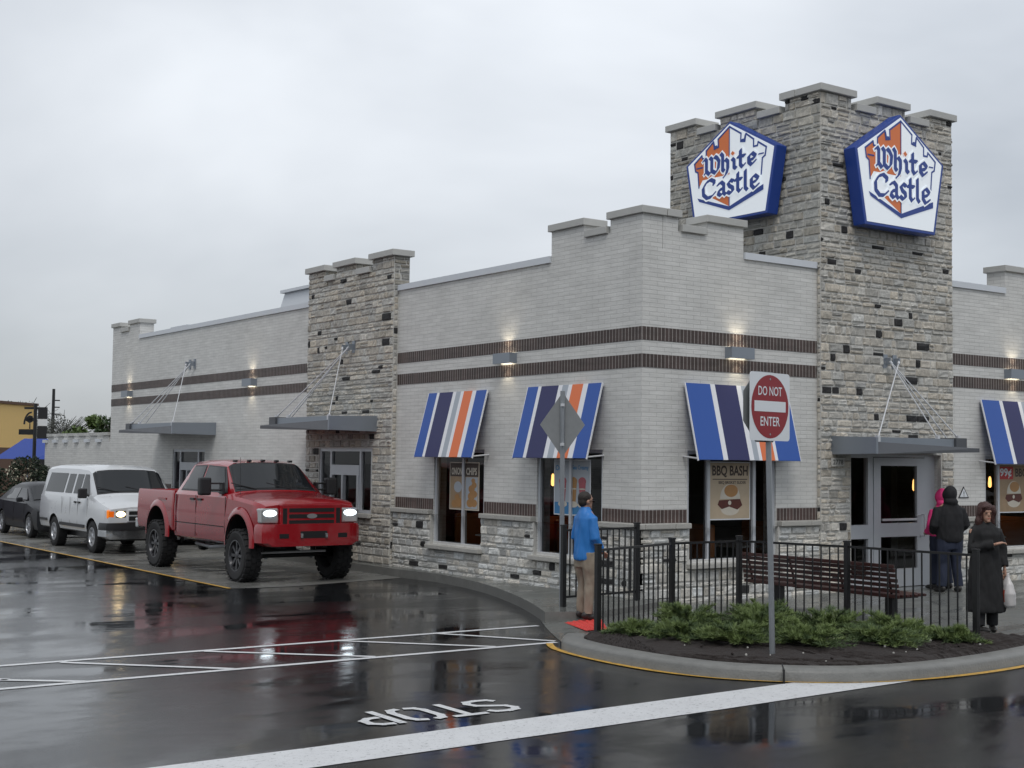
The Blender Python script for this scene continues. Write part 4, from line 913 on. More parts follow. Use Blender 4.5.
M_BOOTH = mat('orange brown booth vinyl', (0.36, 0.13, 0.04), 0.45, var=.2, vscale=5); M_TABLE = mat('pale table laminate', (0.40, 0.38, 0.34), 0.3)
def booth(x, y, rz_, label):
    e = empty('booth', (x, y, -.06), rz_, label, 'booth', 'dining booths inside the restaurant')
    for sg in (1, -1):
        m_ = MB(); m_.box((min(sg * .45, sg * .95), -.6, .0), (max(sg * .45, sg * .95), .6, .45), M_BOOTH, bev=.03); m_.build('seat', e, smooth=30)
        m_ = MB(); m_.box((min(sg * .88, sg * 1.0), -.6, .452), (max(sg * .88, sg * 1.0), .6, 1.12), M_BOOTH, bev=.04); m_.build('backrest', e, smooth=30)
    m_ = MB(); m_.box((-.36, -.55, .72), (.36, .55, .755), M_TABLE, bev=.012); m_.build('table_top', e); m_ = MB(); m_.tube([(0, 0, 0), (0, 0, .72)], .04, M_BLACK); m_.build('table_leg', e)
booth(1.15, 5.0, pi / 2, 'booth and table dimly seen through the window nearer the red truck')
booth(1.15, 1.9, pi / 2, 'booth and table dimly seen through the window behind the diamond sign back')
booth(2.9, 1.1, 0, 'booth and table dimly seen behind the window with the BBQ BASH poster')
booth(9.6, 1.2, 0, 'booth and table dimly seen through the window right of the tower')

# ================================================================== FENCES
def fence(name, pts, h0, h1, label, z0, bottom=None, sp=0.125, ends=(0.10, 0.10)):
    e = empty(name, (pts[0][0], pts[0][1], z0), 0, label, 'fence'); o = Vector((pts[0][0], pts[0][1]))
    P = [Vector(p[:2]) - o for p in pts]; rails = MB(); pk = MB()
    for i, p in enumerate(P):
        mb = MB(); r = 0.033; mb.box((p.x - r, p.y - r, -0.02), (p.x + r, p.y + r, h0 + .07), M_BLACK, bev=.006); mb.box((p.x - r - .006, p.y - r - .006, h0 + .07), (p.x + r + .006, p.y + r + .006, h0 + .095), M_BLACK, bev=.005); mb.build('post', e)
    for i in range(len(P) - 1):
        a, b = P[i], P[i + 1]; d = b - a; L_ = d.length; ang = math.atan2(d.y, d.x); Mx = Matrix.Translation((a.x, a.y, 0)) @ Matrix.Rotation(ang, 4, 'Z')
        rails.box((0.03, -.013, h0), (L_ - 0.03, .013, h0 + .03), M_BLACK, Mx)
        if bottom is not None: rails.box((0.03, -.013, bottom), (L_ - 0.03, .013, bottom + .03), M_BLACK, Mx)
        n = max(2, round(L_ / sp))
        for j in range(1, n):
            x = L_ * j / n; pk.box((x - .008, -.008, (bottom + .03) if bottom is not None else -0.02), (x + .008, .008, h0 - .001), M_BLACK, Mx)
    rails.build('rail', e); o_ = pk.build('pickets', e); 
    return e
fence('metal_fence', [(-2.78, -2.43), (-0.97, -1.78), (0.35, -1.72), (0.80, -3.29), (0.95, -5.20)], 1.02, 1.0, 'long black metal fence bending round the juniper bed in front of the bench', PZ)
fence('metal_fence', [(-1.66, -0.27), (-0.16, -0.10)], 1.06, 1.0, 'short black metal fence panel behind the man in the blue jacket', 0.0, bottom=0.12)

# ================================================================== BENCH (seen from behind)
e = empty('slatted_bench', (1.2, -2.45, PZ), 0, 'dark red slatted bench with its back to the fence', 'bench')
y0, y1 = -1.42, 1.42
sl = MB(); bp = [(-0.05, .40), (-.055, .47), (-.07, .54), (-.09, .61), (-.115, .68), (-.14, .745), (-.165, .80)]
for (x, z) in bp: sl.box((x - .016, y0, z - .024), (x + .016, y1, z + .024), M_WOOD, bev=.006)
sl.build('backrest', e)
sl = MB()
for i in range(6): x = .02 + i * .085; sl.box((x, y0, .385), (x + .065, y1, .42), M_WOOD, bev=.006)
sl.build('seat', e)
for yy in (-1.28, -.45, .45, 1.28):
    mb = MB(); mb.tube([(.5, yy, .37), (0.0, yy, .37), (-.03, yy, .42), (-.06, yy, .56), (-.14, yy, .80)], .018, M_BLACK, n=6); mb.build('bracket', e)
for yy in (-1.10, .95):
    mb = MB(); mb.box((.12, yy - .06, 0), (.24, yy + .06, .37), M_BLACK, bev=.006); mb.box((.02, yy - .10, 0), (.34, yy + .10, .012), M_BLACK); mb.build('leg', e)

# ================================================================== ROAD SIGNS
e = empty('do_not_enter_sign', (-2.48, -5.09, PZ + .03), 0, 'red and white DO NOT ENTER sign on a galvanised post in the juniper bed', 'traffic sign')
base = Vector((-2.48, -5.09, PZ + .03))
top = Vector((-2.64, -5.16, 3.04))
mb = MB(); tt = top - base; 
def uchan(mb, a, b, w=.03):
    mb.tube([a, b], w, M_GALV, n=6)
uchan(mb, Vector((0, 0, -.05)), tt, .032); mb.build('post', e, smooth=30)
un = Vector((0.83, -0.56, 0)).normalized(); fs_ = (top - base + Vector((0, 0, -.37)) - un * 0 + Vector((-.56, -.83, 0)).normalized() * .035, un, Vector((0, 0, 1)), un.cross(Vector((0, 0, 1))))
hw, hh = 0.235, 0.372
def rrect(hw, hh, r, n=5):
    out = []
    for cxx, cyy, a0 in ((hw - r, hh - r, 0), (-hw + r, hh - r, pi / 2), (-hw + r, -hh + r, pi), (hw - r, -hh + r, 3 * pi / 2)):
        for i in range(n + 1): a = a0 + pi / 2 * i / n; out.append((cxx + r * cos(a), cyy + r * sin(a)))
    return out
# real plate is square; it is turned away from the camera
un = Vector((cos(radians(9)), sin(radians(9)), 0)); nn_ = un.cross(Vector((0, 0, 1)))
fs_ = (top - base + Vector((0, 0, -.37)) + nn_ * .034, un, Vector((0, 0, 1)), nn_); hw = hh = .37
mb = MB(); mb.prism(rrect(hw, hh, .04), fs_, 0, .004, M_SWHT); mb.build('plate', e)
mb = MB(); ell(mb, fs_, 0, 0, .345, .345, M_DNR, .0055, n=48); mb.build('red_disc', e)
mb = MB(); mb.prism([(-.29, -.055), (.29, -.055), (.29, .06), (-.29, .06)], fs_, .006, .0072, M_SWHT); text_geo(mb, 'DO NOT', fs_, 0, .12, .10, M_SWHT, 0, .0072, wmax=.44, bold=.01); text_geo(mb, 'ENTER', fs_, 0, -.21, .10, M_SWHT, 0, .0072, wmax=.36, bold=.01); mb.build('lettering', e)
mb = MB()
for y in (.30, -.30): ell(mb, fs_, 0, y, .012, .012, M_GALV, .0076)
mb.build('bolt', e)
# second plate on the back of the same post, seen edge on
fb = (tt + Vector((0, 0, -.37)) - nn_ * .036, un, Vector((0, 0, 1)), nn_)
oc = [(.385 / cos(pi / 8) * cos(pi / 8 + i * pi / 4), .385 / cos(pi / 8) * sin(pi / 8 + i * pi / 4)) for i in range(8)]
mb = MB(); mb.prism(oc, fb, -.004, 0, M_SIGNBACK); mb.build('rear_plate', e, label='octagonal plate back to back with the do not enter plate')
e = empty('diamond_sign', (-1.61, -0.17, 0), 0, 'bare grey back of a diamond sign on a galvanised post by the short fence', 'traffic sign')
mb = MB(); mb.tube([(0, 0, -.05), (-.08, -.08, 3.05)], .034, M_GALV, n=6); mb.build('post', e, smooth=30)
uu_ = Vector((cos(radians(-38)), sin(radians(-38)), 0)); nn2 = uu_.cross(Vector((0, 0, 1)))
fd = (Vector((-.075, -.075, 2.57)) - nn2 * .045, uu_, Vector((0, 0, 1)), nn2)
mb = MB(); r = .0; q = .465
mb.prism([(0, q), (-.32, 0), (0, -q), (.32, 0)], fd, -.004, 0, M_SIGNBACK)
mb.build('plate', e)
mb = MB()
for y in (.28, -.28): mb.box((-.02, -.02, 2.57 + y - .02), (.02, .02, 2.57 + y + .02), M_ROD, Matrix.Translation(Vector((-.075, -.075, 0)) + nn2 * .03))
mb.build('bolt', e)

# ================================================================== VEHICLES
def loft_body(mb, stations, m, closed=True):
    """stations: (x, [(y, z)...]) half profiles, bottom centre to top centre"""
    n = len(stations[0][1]); rows = []
    for x, pr in stations:
        full = [(x, y, z) for y, z in pr] + [(x, -y, z) for y, z in reversed(pr[1:-1])]
        rows.append(full)
    k = len(rows[0]); vs = [p for r in rows for p in r]
    fs = [(i * k + j, i * k + (j + 1) % k, (i + 1) * k + (j + 1) % k, (i + 1) * k + j) for i in range(len(rows) - 1) for j in range(k)]
    fs.append(tuple(range(k))); fs.append(tuple(reversed(range((len(rows) - 1) * k, len(rows) * k))))
    mb.add(vs, fs, m)
def cut(o, cyls, W_, depth):
    """wheel arches by boolean"""
    cut_objs = []
    for (x, z, r, zs) in cyls:
        for s in (1, -1):
            c = MB(); Mx = Matrix.Translation((x, s * (W_ + .1), z)) @ Matrix.Rotation(radians(90) * s, 4, 'X') @ Matrix.Scale(zs, 4, Vector((1, 0, 0)))
            c.lathe([(r, 0), (r, depth + .1)], M_DARK, Mx, n=40); co = c.build('cut', None); cut_objs.append(co)
    for co in cut_objs:
        md = o.modifiers.new('b', 'BOOLEAN'); md.object = co; md.operation = 'DIFFERENCE'; md.solver = 'EXACT'
        try: md.material_mode = 'TRANSFER'
        except Exception: pass
    par = o.parent; o.parent = None; bpy.context.view_layer.update(); bake(o); o.parent = par
    if M_DARK.name not in [m_.name for m_ in o.data.materials if m_]: o.data.materials.append(M_DARK)
    di = [m_.name if m_ else '' for m_ in o.data.materials].index(M_DARK.name)
    for pl in o.data.polygons:
        for (x, z, r, zs) in cyls:
            if all(((o.data.vertices[k_].co.x - x) ** 2 + (o.data.vertices[k_].co.z - z) ** 2) ** .5 < r + .004 for k_ in pl.vertices): pl.material_index = di
    for co in cut_objs: me = co.data; bpy.data.objects.remove(co); bpy.data.meshes.remove(me)
    o.data.polygons.foreach_set('use_smooth', [True] * len(o.data.polygons)); o.data.set_sharp_from_angle(angle=radians(28))
    return o
def wheel(parent, x, y, R_, w, rr, m_rim, spokes, side, tread=True, truck=False):
    """side = +1 outer face towards +y"""
    e_t = MB(); Mx = Matrix.Translation((x, y, R_)) @ Matrix.Rotation(radians(-90) * side, 4, 'X')   # local z -> outward
    h = w / 2; sh = R_ - .02
    pr = [(rr, -h * .9), (rr + .03, -h), (R_ - .05, -h), (sh, -h * .86), (R_, -h * .7), (R_, h * .7), (sh, h * .86), (R_ - .05, h), (rr + .03, h), (rr, h * .9), (rr - .02, h * .7), (rr - .02, -h * .7)]
    e_t.lathe(pr + [pr[0]], M_RUB, Mx, n=40, closed=True)
    if tread:
        nt_ = 30 if not truck else 24
        for i in range(nt_):
            for q_, (za, zb) in enumerate(((-h * .95, -h * .35), (-h * .25, h * .25), (h * .35, h * .95))):
                a = 2 * pi * (i + .5 * (q_ % 2)) / nt_; L_ = R_ * 2 * pi / nt_ * .32
                Mt = Mx @ Matrix.Rotation(a, 4, 'Z'); e_t.box((R_ - .012, -L_, za), (R_ + (.014 if truck else .004), L_, zb), M_RUB, Mt)
    t = e_t.build('wheel', parent, smooth=35)
    r = MB(); r.lathe([(rr, h * .80), (rr + .012, h * .97), (rr - .012, h * .97), (rr - .03, h * .6), (rr - .05, h * .1)], m_rim, Mx, n=36, closed=True); r.lathe([(rr - .045, h * .12), (rr - .05, -h * .3), (.001, -h * .3)], M_DARK, Mx, n=36, closed=True)
    hub = h * (.75 if truck else .85)
    r.lathe([(.075, -h * .3), (.075, hub), (.05, hub + .012), (.001, hub + .014)], m_rim, Mx, n=18)
    for i in range(spokes):
        Ms = Mx @ Matrix.Rotation(2 * pi * i / spokes, 4, 'Z'); wd = rr * (.20 if spokes < 7 else .11)
        vs = [(.05, -wd, hub - .05), (.05, wd, hub - .05), (rr - .02, wd * 1.1, h * .75 - .03), (rr - .02, -wd * 1.1, h * .75 - .03), (.05, -wd * .8, hub), (.05, wd * .8, hub), (rr - .02, wd * .9, h * .75 + .01), (rr - .02, -wd * .9, h * .75 + .01)]
        r.add([Ms @ Vector(p) for p in vs], [(0, 3, 2, 1), (4, 5, 6, 7), (0, 1, 5, 4), (1, 2, 6, 5), (2, 3, 7, 6), (3, 0, 4, 7)], m_rim)
    r.build('rim', t, smooth=30)
    return t
def quadpanel(mb, pts, off, m, thick=0.006):
    P = [Vector(p) for p in pts]; n = (P[1] - P[0]).cross(P[2] - P[0]).normalized()
    c = sum(P, Vector()) / len(P)
    if n.dot(Vector((c.x * .0, c.y, 0.6)) if abs(c.y) > .3 else Vector((1 if n.x > 0 else -1, 0, 0))) < 0: n = -n
    A = [p + n * off for p in P]; B_ = [p + n * (off - thick) for p in P]; k = len(P)
    mb.add(A + B_, [tuple(range(k)), tuple(reversed(range(k, 2 * k)))] + [(i, k + i, k + (i + 1) % k, (i + 1) % k) for i in range(k)], m)
def side_win(mb, pts, s, yb, zb, yt, zt, off, m):
    """points (x, z) on the inclined side glass plane between (yb, zb) and (yt, zt)"""
    P = []
    for x, z in pts:
        t = (z - zb) / (zt - zb); P.append((x, s * (yb + (yt - yb) * t), z))
    quadpanel(mb, P, off, m)
def surf(st, x, q):
    xs = [a[0] for a in st]
    for i in range(len(st) - 1):
        if xs[i + 1] <= x <= xs[i]: break
    t = (xs[i] - x) / (xs[i] - xs[i + 1]); k_ = min(int(q), 10); f_ = q - k_
    def P(a): p0 = a[1][k_]; p1 = a[1][k_ + 1]; return Vector((p0[0] + (p1[0] - p0[0]) * f_, p0[1] + (p1[1] - p0[1]) * f_))
    r = P(st[i]).lerp(P(st[i + 1]), t); return r
def side_pane(mb, st, s, c, off, m, nx=8, nz=4):
    """c = (bottom front, bottom rear, top rear, top front) as (x, z) on the glass band between belt and roof"""
    g_ = []
    for j in range(nz + 1):
        for i in range(nx + 1):
            b = Vector(c[0]).lerp(Vector(c[1]), i / nx); t = Vector(c[3]).lerp(Vector(c[2]), i / nx); p = b.lerp(t, j / nz); x, z = p
            a7 = surf(st, x, 7); a8 = surf(st, x, 7.9999); k_ = max(0, min(1, (z - a7.y) / max(.001, a8.y - a7.y)))
            g_.append((x, s * (a7.x + (a8.x - a7.x) * k_ + off), z))
    n1 = nx + 1; mb.add(g_, [(j * n1 + i, j * n1 + i + 1, (j + 1) * n1 + i + 1, (j + 1) * n1 + i) for j in range(nz) for i in range(nx)], m)
def end_pane(mb, st, x0, x1, q0, off, m, nx=6, nq=8):
    g_ = []; sg = 1 if x0 > x1 else -1
    for i in range(nx + 1):
        x = x0 + (x1 - x0) * i / nx
        for j in range(-nq, nq + 1):
            q = 11 - (11 - q0) * abs(j) / nq; p = surf(st, x, min(q, 10.9999)); g_.append((x + sg * off * .7, (1 if j > 0 else -1) * p.x, p.y + off))
    n1 = 2 * nq + 1; mb.add(g_, [(i * n1 + j, i * n1 + j + 1, (i + 1) * n1 + j + 1, (i + 1) * n1 + j) for i in range(nx) for j in range(n1 - 1)], m)
VROT = -pi / 2
# ---- red pickup: x = 0 at the front axle, forward +x
T = empty('pickup_truck', (-2.37, 6.97, AZ + .004), VROT, 'red lifted pickup truck with big black tyres and its headlights on', 'pickup truck')
def tp(zb, w, zm, belt, rw, zr, hood=False, crown=.03):
    p = [(0, zb), (w - .14, zb), (w - .03, zb + .05), (w, zb + .16), (w + .005, zm), (w, zm + .10), (w - .015, belt - .06), (w - .06, belt)]
    p += [(rw, zr - .06 if not hood else zr - .01), (rw - .10, zr if not hood else zr + .005), (rw * .45, zr + crown * .8), (0, zr + crown)]
    return p
st = [(.78, tp(.92, .90, 1.15, 1.35, .74, 1.37, True)), (.66, tp(.80, .955, 1.12, 1.40, .80, 1.42, True)), (.45, tp(.70, .975, 1.10, 1.43, .82, 1.455, True)), (0, tp(.66, .985, 1.10, 1.47, .82, 1.50, True)),
      (-.45, tp(.62, .99, 1.10, 1.50, .82, 1.54, True)), (-.56, tp(.62, .99, 1.10, 1.515, .84, 1.56, True)), (-1.14, tp(.62, .99, 1.10, 1.525, .73, 2.08)), (-1.5, tp(.62, .99, 1.10, 1.53, .74, 2.125)),
      (-2.2, tp(.62, .99, 1.10, 1.53, .74, 2.13)), (-2.70, tp(.62, .99, 1.10, 1.53, .73, 2.10)), (-2.80, tp(.62, .99, 1.10, 1.53, .74, 2.03)), (-3.06, tp(.62, .99, 1.10, 1.525, .84, 1.57, True)), (-3.10, tp(.64, .97, 1.10, 1.50, .80, 1.50, True))]
ST_T = st
mb = MB(); loft_body(mb, st, M_TRUCK); cab = mb.build('cab_body', T); cut(cab, [(0, .68, .51, 1.0)], .99, .40)
def bedp(w, zi): return [(0, .72), (w - .14, .72), (w - .03, .76), (w, .86), (w + .005, 1.10), (w, 1.20), (w - .01, 1.47), (w - .03, 1.53), (w - .10, 1.53), (w - .11, 1.50), (w - .12, zi), (0, zi)]
mb = MB(); loft_body(mb, [(-3.13, bedp(.98, 1.50)), (-3.18, bedp(.99, 1.50)), (-3.20, bedp(.99, 1.46)), (-5.05, bedp(.985, 1.46)), (-5.07, bedp(.985, 1.52)), (-5.13, bedp(.96, 1.50))], M_TRUCK); bed = mb.build('cargo_bed', T); cut(bed, [(-3.93, .70, .51, 1.0)], .99, .40)
# fender flares
for cx_ in (0, -3.93):
    for s in (1, -1):
        mb = MB(); n = 22; vs = []; zc = .68 if cx_ == 0 else .70
        for i in range(n + 1):
            a = radians(-8 + 196 * i / n)
            for (r, y) in ((.64, .988), (.61, 1.005), (.54, 1.03), (.515, 1.028), (.512, .90)):
                vs.append((cx_ + r * cos(a), s * y, max(.62, zc + r * sin(a))))
        mb.add(vs, [(i * 5 + j, i * 5 + j + 1, (i + 1) * 5 + j + 1, (i + 1) * 5 + j) for i in range(n) for j in range(3)], M_TRUCK); mb.add(vs, [(i * 5 + 3, i * 5 + 4, (i + 1) * 5 + 4, (i + 1) * 5 + 3) for i in range(n)], M_PLAS); mb.build('fender_flare', T, smooth=50)
# windows
gb = (.93, 1.535, .735, 2.03)
for s in (1, -1):
    fr_ = MB(); side_pane(fr_, ST_T, s, [(-.72, 1.55), (-1.97, 1.55), (-1.95, 2.045), (-1.17, 2.02)], .004, M_PLAS); side_pane(fr_, ST_T, s, [(-2.02, 1.55), (-2.90, 1.55), (-2.62, 2.035), (-2.00, 2.045)], .004, M_PLAS); fr_.build('window_surround', T)
    g = MB(); side_pane(g, ST_T, s, [(-.86, 1.58), (-1.93, 1.58), (-1.91, 2.02), (-1.22, 2.00)], .009, M_CARGL); g.build('door_window', T, smooth=60)
    g = MB(); side_pane(g, ST_T, s, [(-2.06, 1.58), (-2.82, 1.58), (-2.61, 2.01), (-2.04, 2.02)], .009, M_CARGL); g.build('door_window', T, smooth=60)
    for x in (-.62, -1.985, -2.98): d = MB(); d.box((x - .006, s * .9905 - .004, .70), (x + .006, s * .9905 + .004, 1.48), M_DARK); d.build('door_gap', T)
    d = MB(); d.box((-2.98, s * .9955 - .002, .93), (-.66, s * .9955 + .002, .945), M_DARK); d.build('body_crease', T)
    for x in (-1.80, -2.15):
        d = MB(); d.box((x - .09, s * 1.0 - .012, 1.38), (x + .09, s * 1.0 + .018, 1.42), M_PLAS, bev=.008); d.build('door_handle', T)
    # towing mirror
    mrr = MB(); mrr.box((-.98, s * 1.28 - .11, 1.50), (-.82, s * 1.28 + .11, 1.83), M_PLAS, bev=.04); mrr.tube([(-.86, s * .96, 1.60), (-.90, s * 1.2, 1.60)], .018, M_PLAS); mrr.tube([(-.86, s * .93, 1.72), (-.90, s * 1.2, 1.72)], .018, M_PLAS); mrr.box((-.95, s * .955 - .02, 1.52), (-.78, s * .955 + .02, 1.74), M_PLAS, bev=.015); mrr.build('mirror', T)
    d = MB(); d.box((-3.9, s * .993 - .004, 1.34), (-3.5, s * .993 + .004, 1.38), M_TRUCK); d.box((-5.145, s * .86 - .09, 1.10), (-5.10, s * .86 + .09, 1.44), M_REDL, bev=.01); d.build('tail_light', T)
g = MB(); end_pane(g, ST_T, -.575, -1.135, 8.15, .004, M_PLAS); g.build('windshield_surround', T)
g = MB(); end_pane(g, ST_T, -.61, -1.10, 8.45, .010, M_CARGL); ws = g.build('windshield', T, smooth=60)
for y in (-.4, .3):
    w_ = MB(); w_.tube([(-.58, y, 1.62), (-.70, y - .45, 1.73)], .010, M_PLAS, n=5); w_.build('wiper', ws)
g = MB(); end_pane(g, ST_T, -3.02, -2.83, 8.8, .010, M_CARGL); g.build('rear_window', T, smooth=60)
for y in (-.56, -.28, 0, .28, .56):
    d = MB(); d.box((-1.24, y - .035, 2.10 + .02 * (1 - abs(y))), (-1.15, y + .035, 2.14 + .02 * (1 - abs(y))), M_PLAS, bev=.012); d.build('cab_light', T)
# face of the truck
d = MB(); d.box((.70, -.60, .98), (.865, .60, 1.40), M_TRUCK, bev=.03); gr = d.build('grille', T)
d = MB()
for k_ in range(3): z = 1.075 + k_ * .105; d.box((.86, -.44, z - .034), (.872, .44, z + .034), M_DARK)
for s in (1, -1): d.box((.86, s * .52 - .04, 1.04), (.872, s * .52 + .04, 1.32), M_DARK)
d.build('grille_opening', gr)
d = MB(); ell(d, FR((.876, 0, 1.18), (0, 1, 0), (0, 0, 1)), 0, 0, .10, .042, M_SIGNBACK, 0, n=24); d.build('badge', gr)
for s in (1, -1):
    d = MB(); d.box((.60, s * .785 - .165, 1.06), (.82, s * .785 + .165, 1.32), M_LENS, bev=.03); hl_ = d.build('headlight', T)
    d = MB(); ell(d, FR((.829, s * .785, 1.232), (0, 1, 0), (0, 0, 1)), 0, 0, .125, .056, M_LAMP, 0); d.build('bulb_reflector', hl_)
    d = MB(); d.box((.818, s * .80 - .12, 1.075), (.826, s * .80 + .12, 1.135), M_AMBER if 0 else M_LENS); d.build('indicator', hl_)
bst = []
for x, w in ((.62, .985), (.72, .985), (.86, .95), (.93, .86), (.955, .70)):
    bst.append((x, [(0, .66), (w * .9, .66), (w, .72), (w, .82), (w, .98), (w * .97, 1.045), (w * .6, 1.05), (0, 1.05)]))
mb = MB(); loft_body(mb, bst, M_TRUCK); bp_ = mb.build('front_bumper', T, smooth=35)
d = MB(); d.box((.951, -.26, .80), (.962, .26, .92), M_DARK); d.box((.93, .48, .80), (.958, .66, .88), M_DARK); d.box((.93, -.66, .80), (.958, -.48, .88), M_DARK); d.build('bumper_opening', bp_)
for s in (1, -1): d = MB(); d.box((.955, s * .24 - .025, .80), (.985, s * .24 + .025, .88), M_CHROME, bev=.008); d.build('tow_hook', bp_)
mb = MB(); mb.box((-5.30, -.95, .72), (-5.14, .95, .92), M_CHROME, bev=.03); mb.build('rear_bumper', T)
# chassis
mb = MB()
for s in (1, -1): mb.box((-5.0, s * .42 - .04, .60), (.60, s * .42 + .04, .74), M_BLACK); mb.box((-4.6, s * .42 - .04, .50), (-3.2, s * .42 + .04, .56), M_BLACK)
mb.box((-2.6, -.35, .48), (-.4, .35, .66), M_BLACK, bev=.04); mb.tube([(-3.93, -.8, .46), (-3.93, .8, .46)], .06, M_BLACK); mb.tube([(0, -.8, .46), (0, .8, .46)], .06, M_BLACK); mb.tube([(-3.93, 0, .46), (-1.5, 0, .58)], .04, M_GALV)
mb.lathe([(.02, -.14), (.15, -.08), (.17, 0), (.15, .08), (.02, .14)], M_BLACK, Matrix.Translation((-3.93, 0, .46)) @ Matrix.Rotation(radians(90), 4, 'X'), n=18)
mb.tube([(-4.6, .60, .60), (-2.5, .55, .52), (-1.6, .6, .50)], .045, M_GALV); mb.tube([(-2.8, -.62, .52), (-1.9, -.70, .50), (-1.2, -.62, .56)], .035, M_GALV); mb.tube([(.1, -.7, .50), (.25, .6, .52)], .022, M_ROD)
for s in (1, -1):
    mb.tube([(-.05, s * .5, .48), (-.1, s * .52, 1.1)], .05, M_BLACK); mb.tube([(-3.75, s * .55, .48), (-3.55, s * .55, 1.0)], .04, M_BLACK); mb.tube([(0, s * .45, .40), (-1.3, s * .42, .58)], .03, M_GALV)
mb.box((-3.05, -.60, .55), (-2.2, -.45, .66), M_BLACK, bev=.02)
mb.build('chassis', T)
for x in (0, -3.93):
    for s in (1, -1): wheel(T, x, s * .90, .46, .32, .27, M_BRIM, 8, s, truck=True)
d = MB(); d.tube([(-.40, -.80, 1.52), (-.42, -.80, 2.2)], .004, M_BLACK, n=5); d.build('antenna', T)

# ---- white van
V = empty('passenger_van', (-2.28, 15.2, AZ + .004), VROT, 'white passenger van with chrome bumper waiting behind the red truck', 'van')
def vp(zb, w, belt, rw, zr, flat=False):
    return [(0, zb), (w - .12, zb), (w - .03, zb + .04), (w, zb + .14), (w + .015, .72), (w + .005, .98), (w - .015, belt - .05), (w - .04, belt)] + [(rw, zr - (.07 if not flat else .01)), (rw - .09, zr), (rw * .5, zr + .03), (0, zr + .035)]
st = [(.80, vp(.50, .86, 1.00, .74, 1.02, True)), (.72, vp(.42, .93, 1.05, .80, 1.07, True)), (.45, vp(.40, .97, 1.12, .84, 1.15, True)), (.05, vp(.42, .98, 1.22, .86, 1.26, True)), (-.06, vp(.42, .98, 1.25, .86, 1.30, True)), (-.62, vp(.42, .98, 1.26, .80, 1.86)), (-.85, vp(.42, .98, 1.26, .80, 1.92)), (-1.6, vp(.42, .98, 1.26, .80, 1.95)), (-3.2, vp(.42, .98, 1.26, .80, 1.95)), (-3.95, vp(.42, .975, 1.26, .79, 1.90)), (-4.08, vp(.46, .94, 1.24, .76, 1.80)), (-4.12, vp(.60, .88, 1.15, .70, 1.6))]
ST_V = st
mb = MB(); loft_body(mb, st, M_VAN); vb = mb.build('body', V); cut(vb, [(0, .36, .43, 1.0), (-2.80, .36, .43, 1.0)], .98, .35)
gb = (.93, 1.27, .805, 1.80)
for s in (1, -1):
    for pts in ([(-.40, 1.31), (-.98, 1.31), (-.96, 1.76), (-.72, 1.76)], [(-1.08, 1.31), (-1.52, 1.31), (-1.48, 1.76), (-1.06, 1.76)], [(-1.66, 1.31), (-2.14, 1.31), (-2.08, 1.76), (-1.62, 1.76)], [(-2.28, 1.31), (-3.72, 1.31), (-3.60, 1.77), (-2.22, 1.77)]):
        g = MB(); side_pane(g, ST_V, s, pts, .008, M_CARGL); g.build('side_window', V, smooth=60)
    d = MB(); d.box((-2.32, s * 1.0 - .006, .54), (-.48, s * 1.0 + .004, .61), M_PLAS); d.box((-3.9, s * .995 - .006, .60), (-3.3, s * .995 + .004, .66), M_PLAS); d.build('side_moulding', V)
    for x in (-.34, -1.02, -1.58, -2.2): d = MB(); d.box((x - .005, s * .988 - .004, .60), (x + .005, s * .988 + .004, 1.22), M_SIGNBACK); d.build('door_gap', V)
    for x in (-.92, -1.20): d = MB(); d.box((x - .07, s * .995 - .01, 1.09), (x + .07, s * .995 + .018, 1.13), M_PLAS, bev=.008); d.build('door_handle', V)
    d = MB(); d.box((-.42, s * 1.10 - .10, 1.22), (-.28, s * 1.10 + .10, 1.45), M_PLAS, bev=.04); d.tube([(-.30, s * .95, 1.28), (-.34, s * 1.05, 1.32)], .03, M_PLAS); d.build('mirror', V)
    d = MB(); d.box((.62, s * .60 - .13, .80), (.80, s * .60 + .14, .99), M_LENS, bev=.02); h_ = d.build('headlight', V)
    d = MB(); ell(d, FR((.809, s * .60, .895), (0, 1, 0), (0, 0, 1)), 0, 0, .105, .062, M_LAMPW, 0); d.build('bulb_reflector', h_)
    d = MB(); d.box((.58, s * .82 - .085, .80), (.80, s * .82 + .10, .99), M_AMBER, bev=.03); d.build('indicator', V)
g = MB(); end_pane(g, ST_V, -.075, -.60, 8.1, .004, M_PLAS); g.build('windshield_surround', V)
g = MB(); end_pane(g, ST_V, -.11, -.57, 8.4, .010, M_CARGL); ws = g.build('windshield', V, smooth=60)
for y in (-.35, .35): w_ = MB(); w_.tube([(-.08, y, 1.365), (-.19, y - .5, 1.49)], .009, M_PLAS, n=5); w_.build('wiper', ws)
d = MB(); d.box((.70, -.45, .72), (.83, .45, 1.0), M_VAN, bev=.02); gr = d.build('grille', V)
d = MB(); d.box((.826, -.42, .88), (.838, .42, .96), M_DARK); d.box((.826, -.42, .75), (.838, .42, .85), M_DARK); d.build('grille_opening', gr)
bst = [(x, [(0, .34), (w * .92, .34), (w, .40), (w, .50), (w, .58), (w * .98, .62), (w * .5, .63), (0, .63)]) for x, w in ((.45, .99), (.70, .985), (.84, .93), (.89, .80), (.90, .5))]
mb = MB(); loft_body(mb, bst, M_CHROME); b_o = mb.build('front_bumper', V, smooth=35)
bst = [(x, [(0, .535), (w * .92, .535), (w, .54), (w, .58), (w, .64), (w * .98, .70), (w * .5, .71), (0, .71)]) for x, w in ((.50, 1.0), (.70, .995), (.85, .94), (.90, .81), (.91, .5))]
mb = MB(); loft_body(mb, bst, M_PLAS); mb.build('bumper_strip', b_o, smooth=35)
mb = MB(); mb.box((-4.0, -.7, .28), (.5, .7, .45), M_BLACK); mb.tube([(0, -.7, .36), (0, .7, .36)], .04, M_BLACK); mb.build('chassis', V)
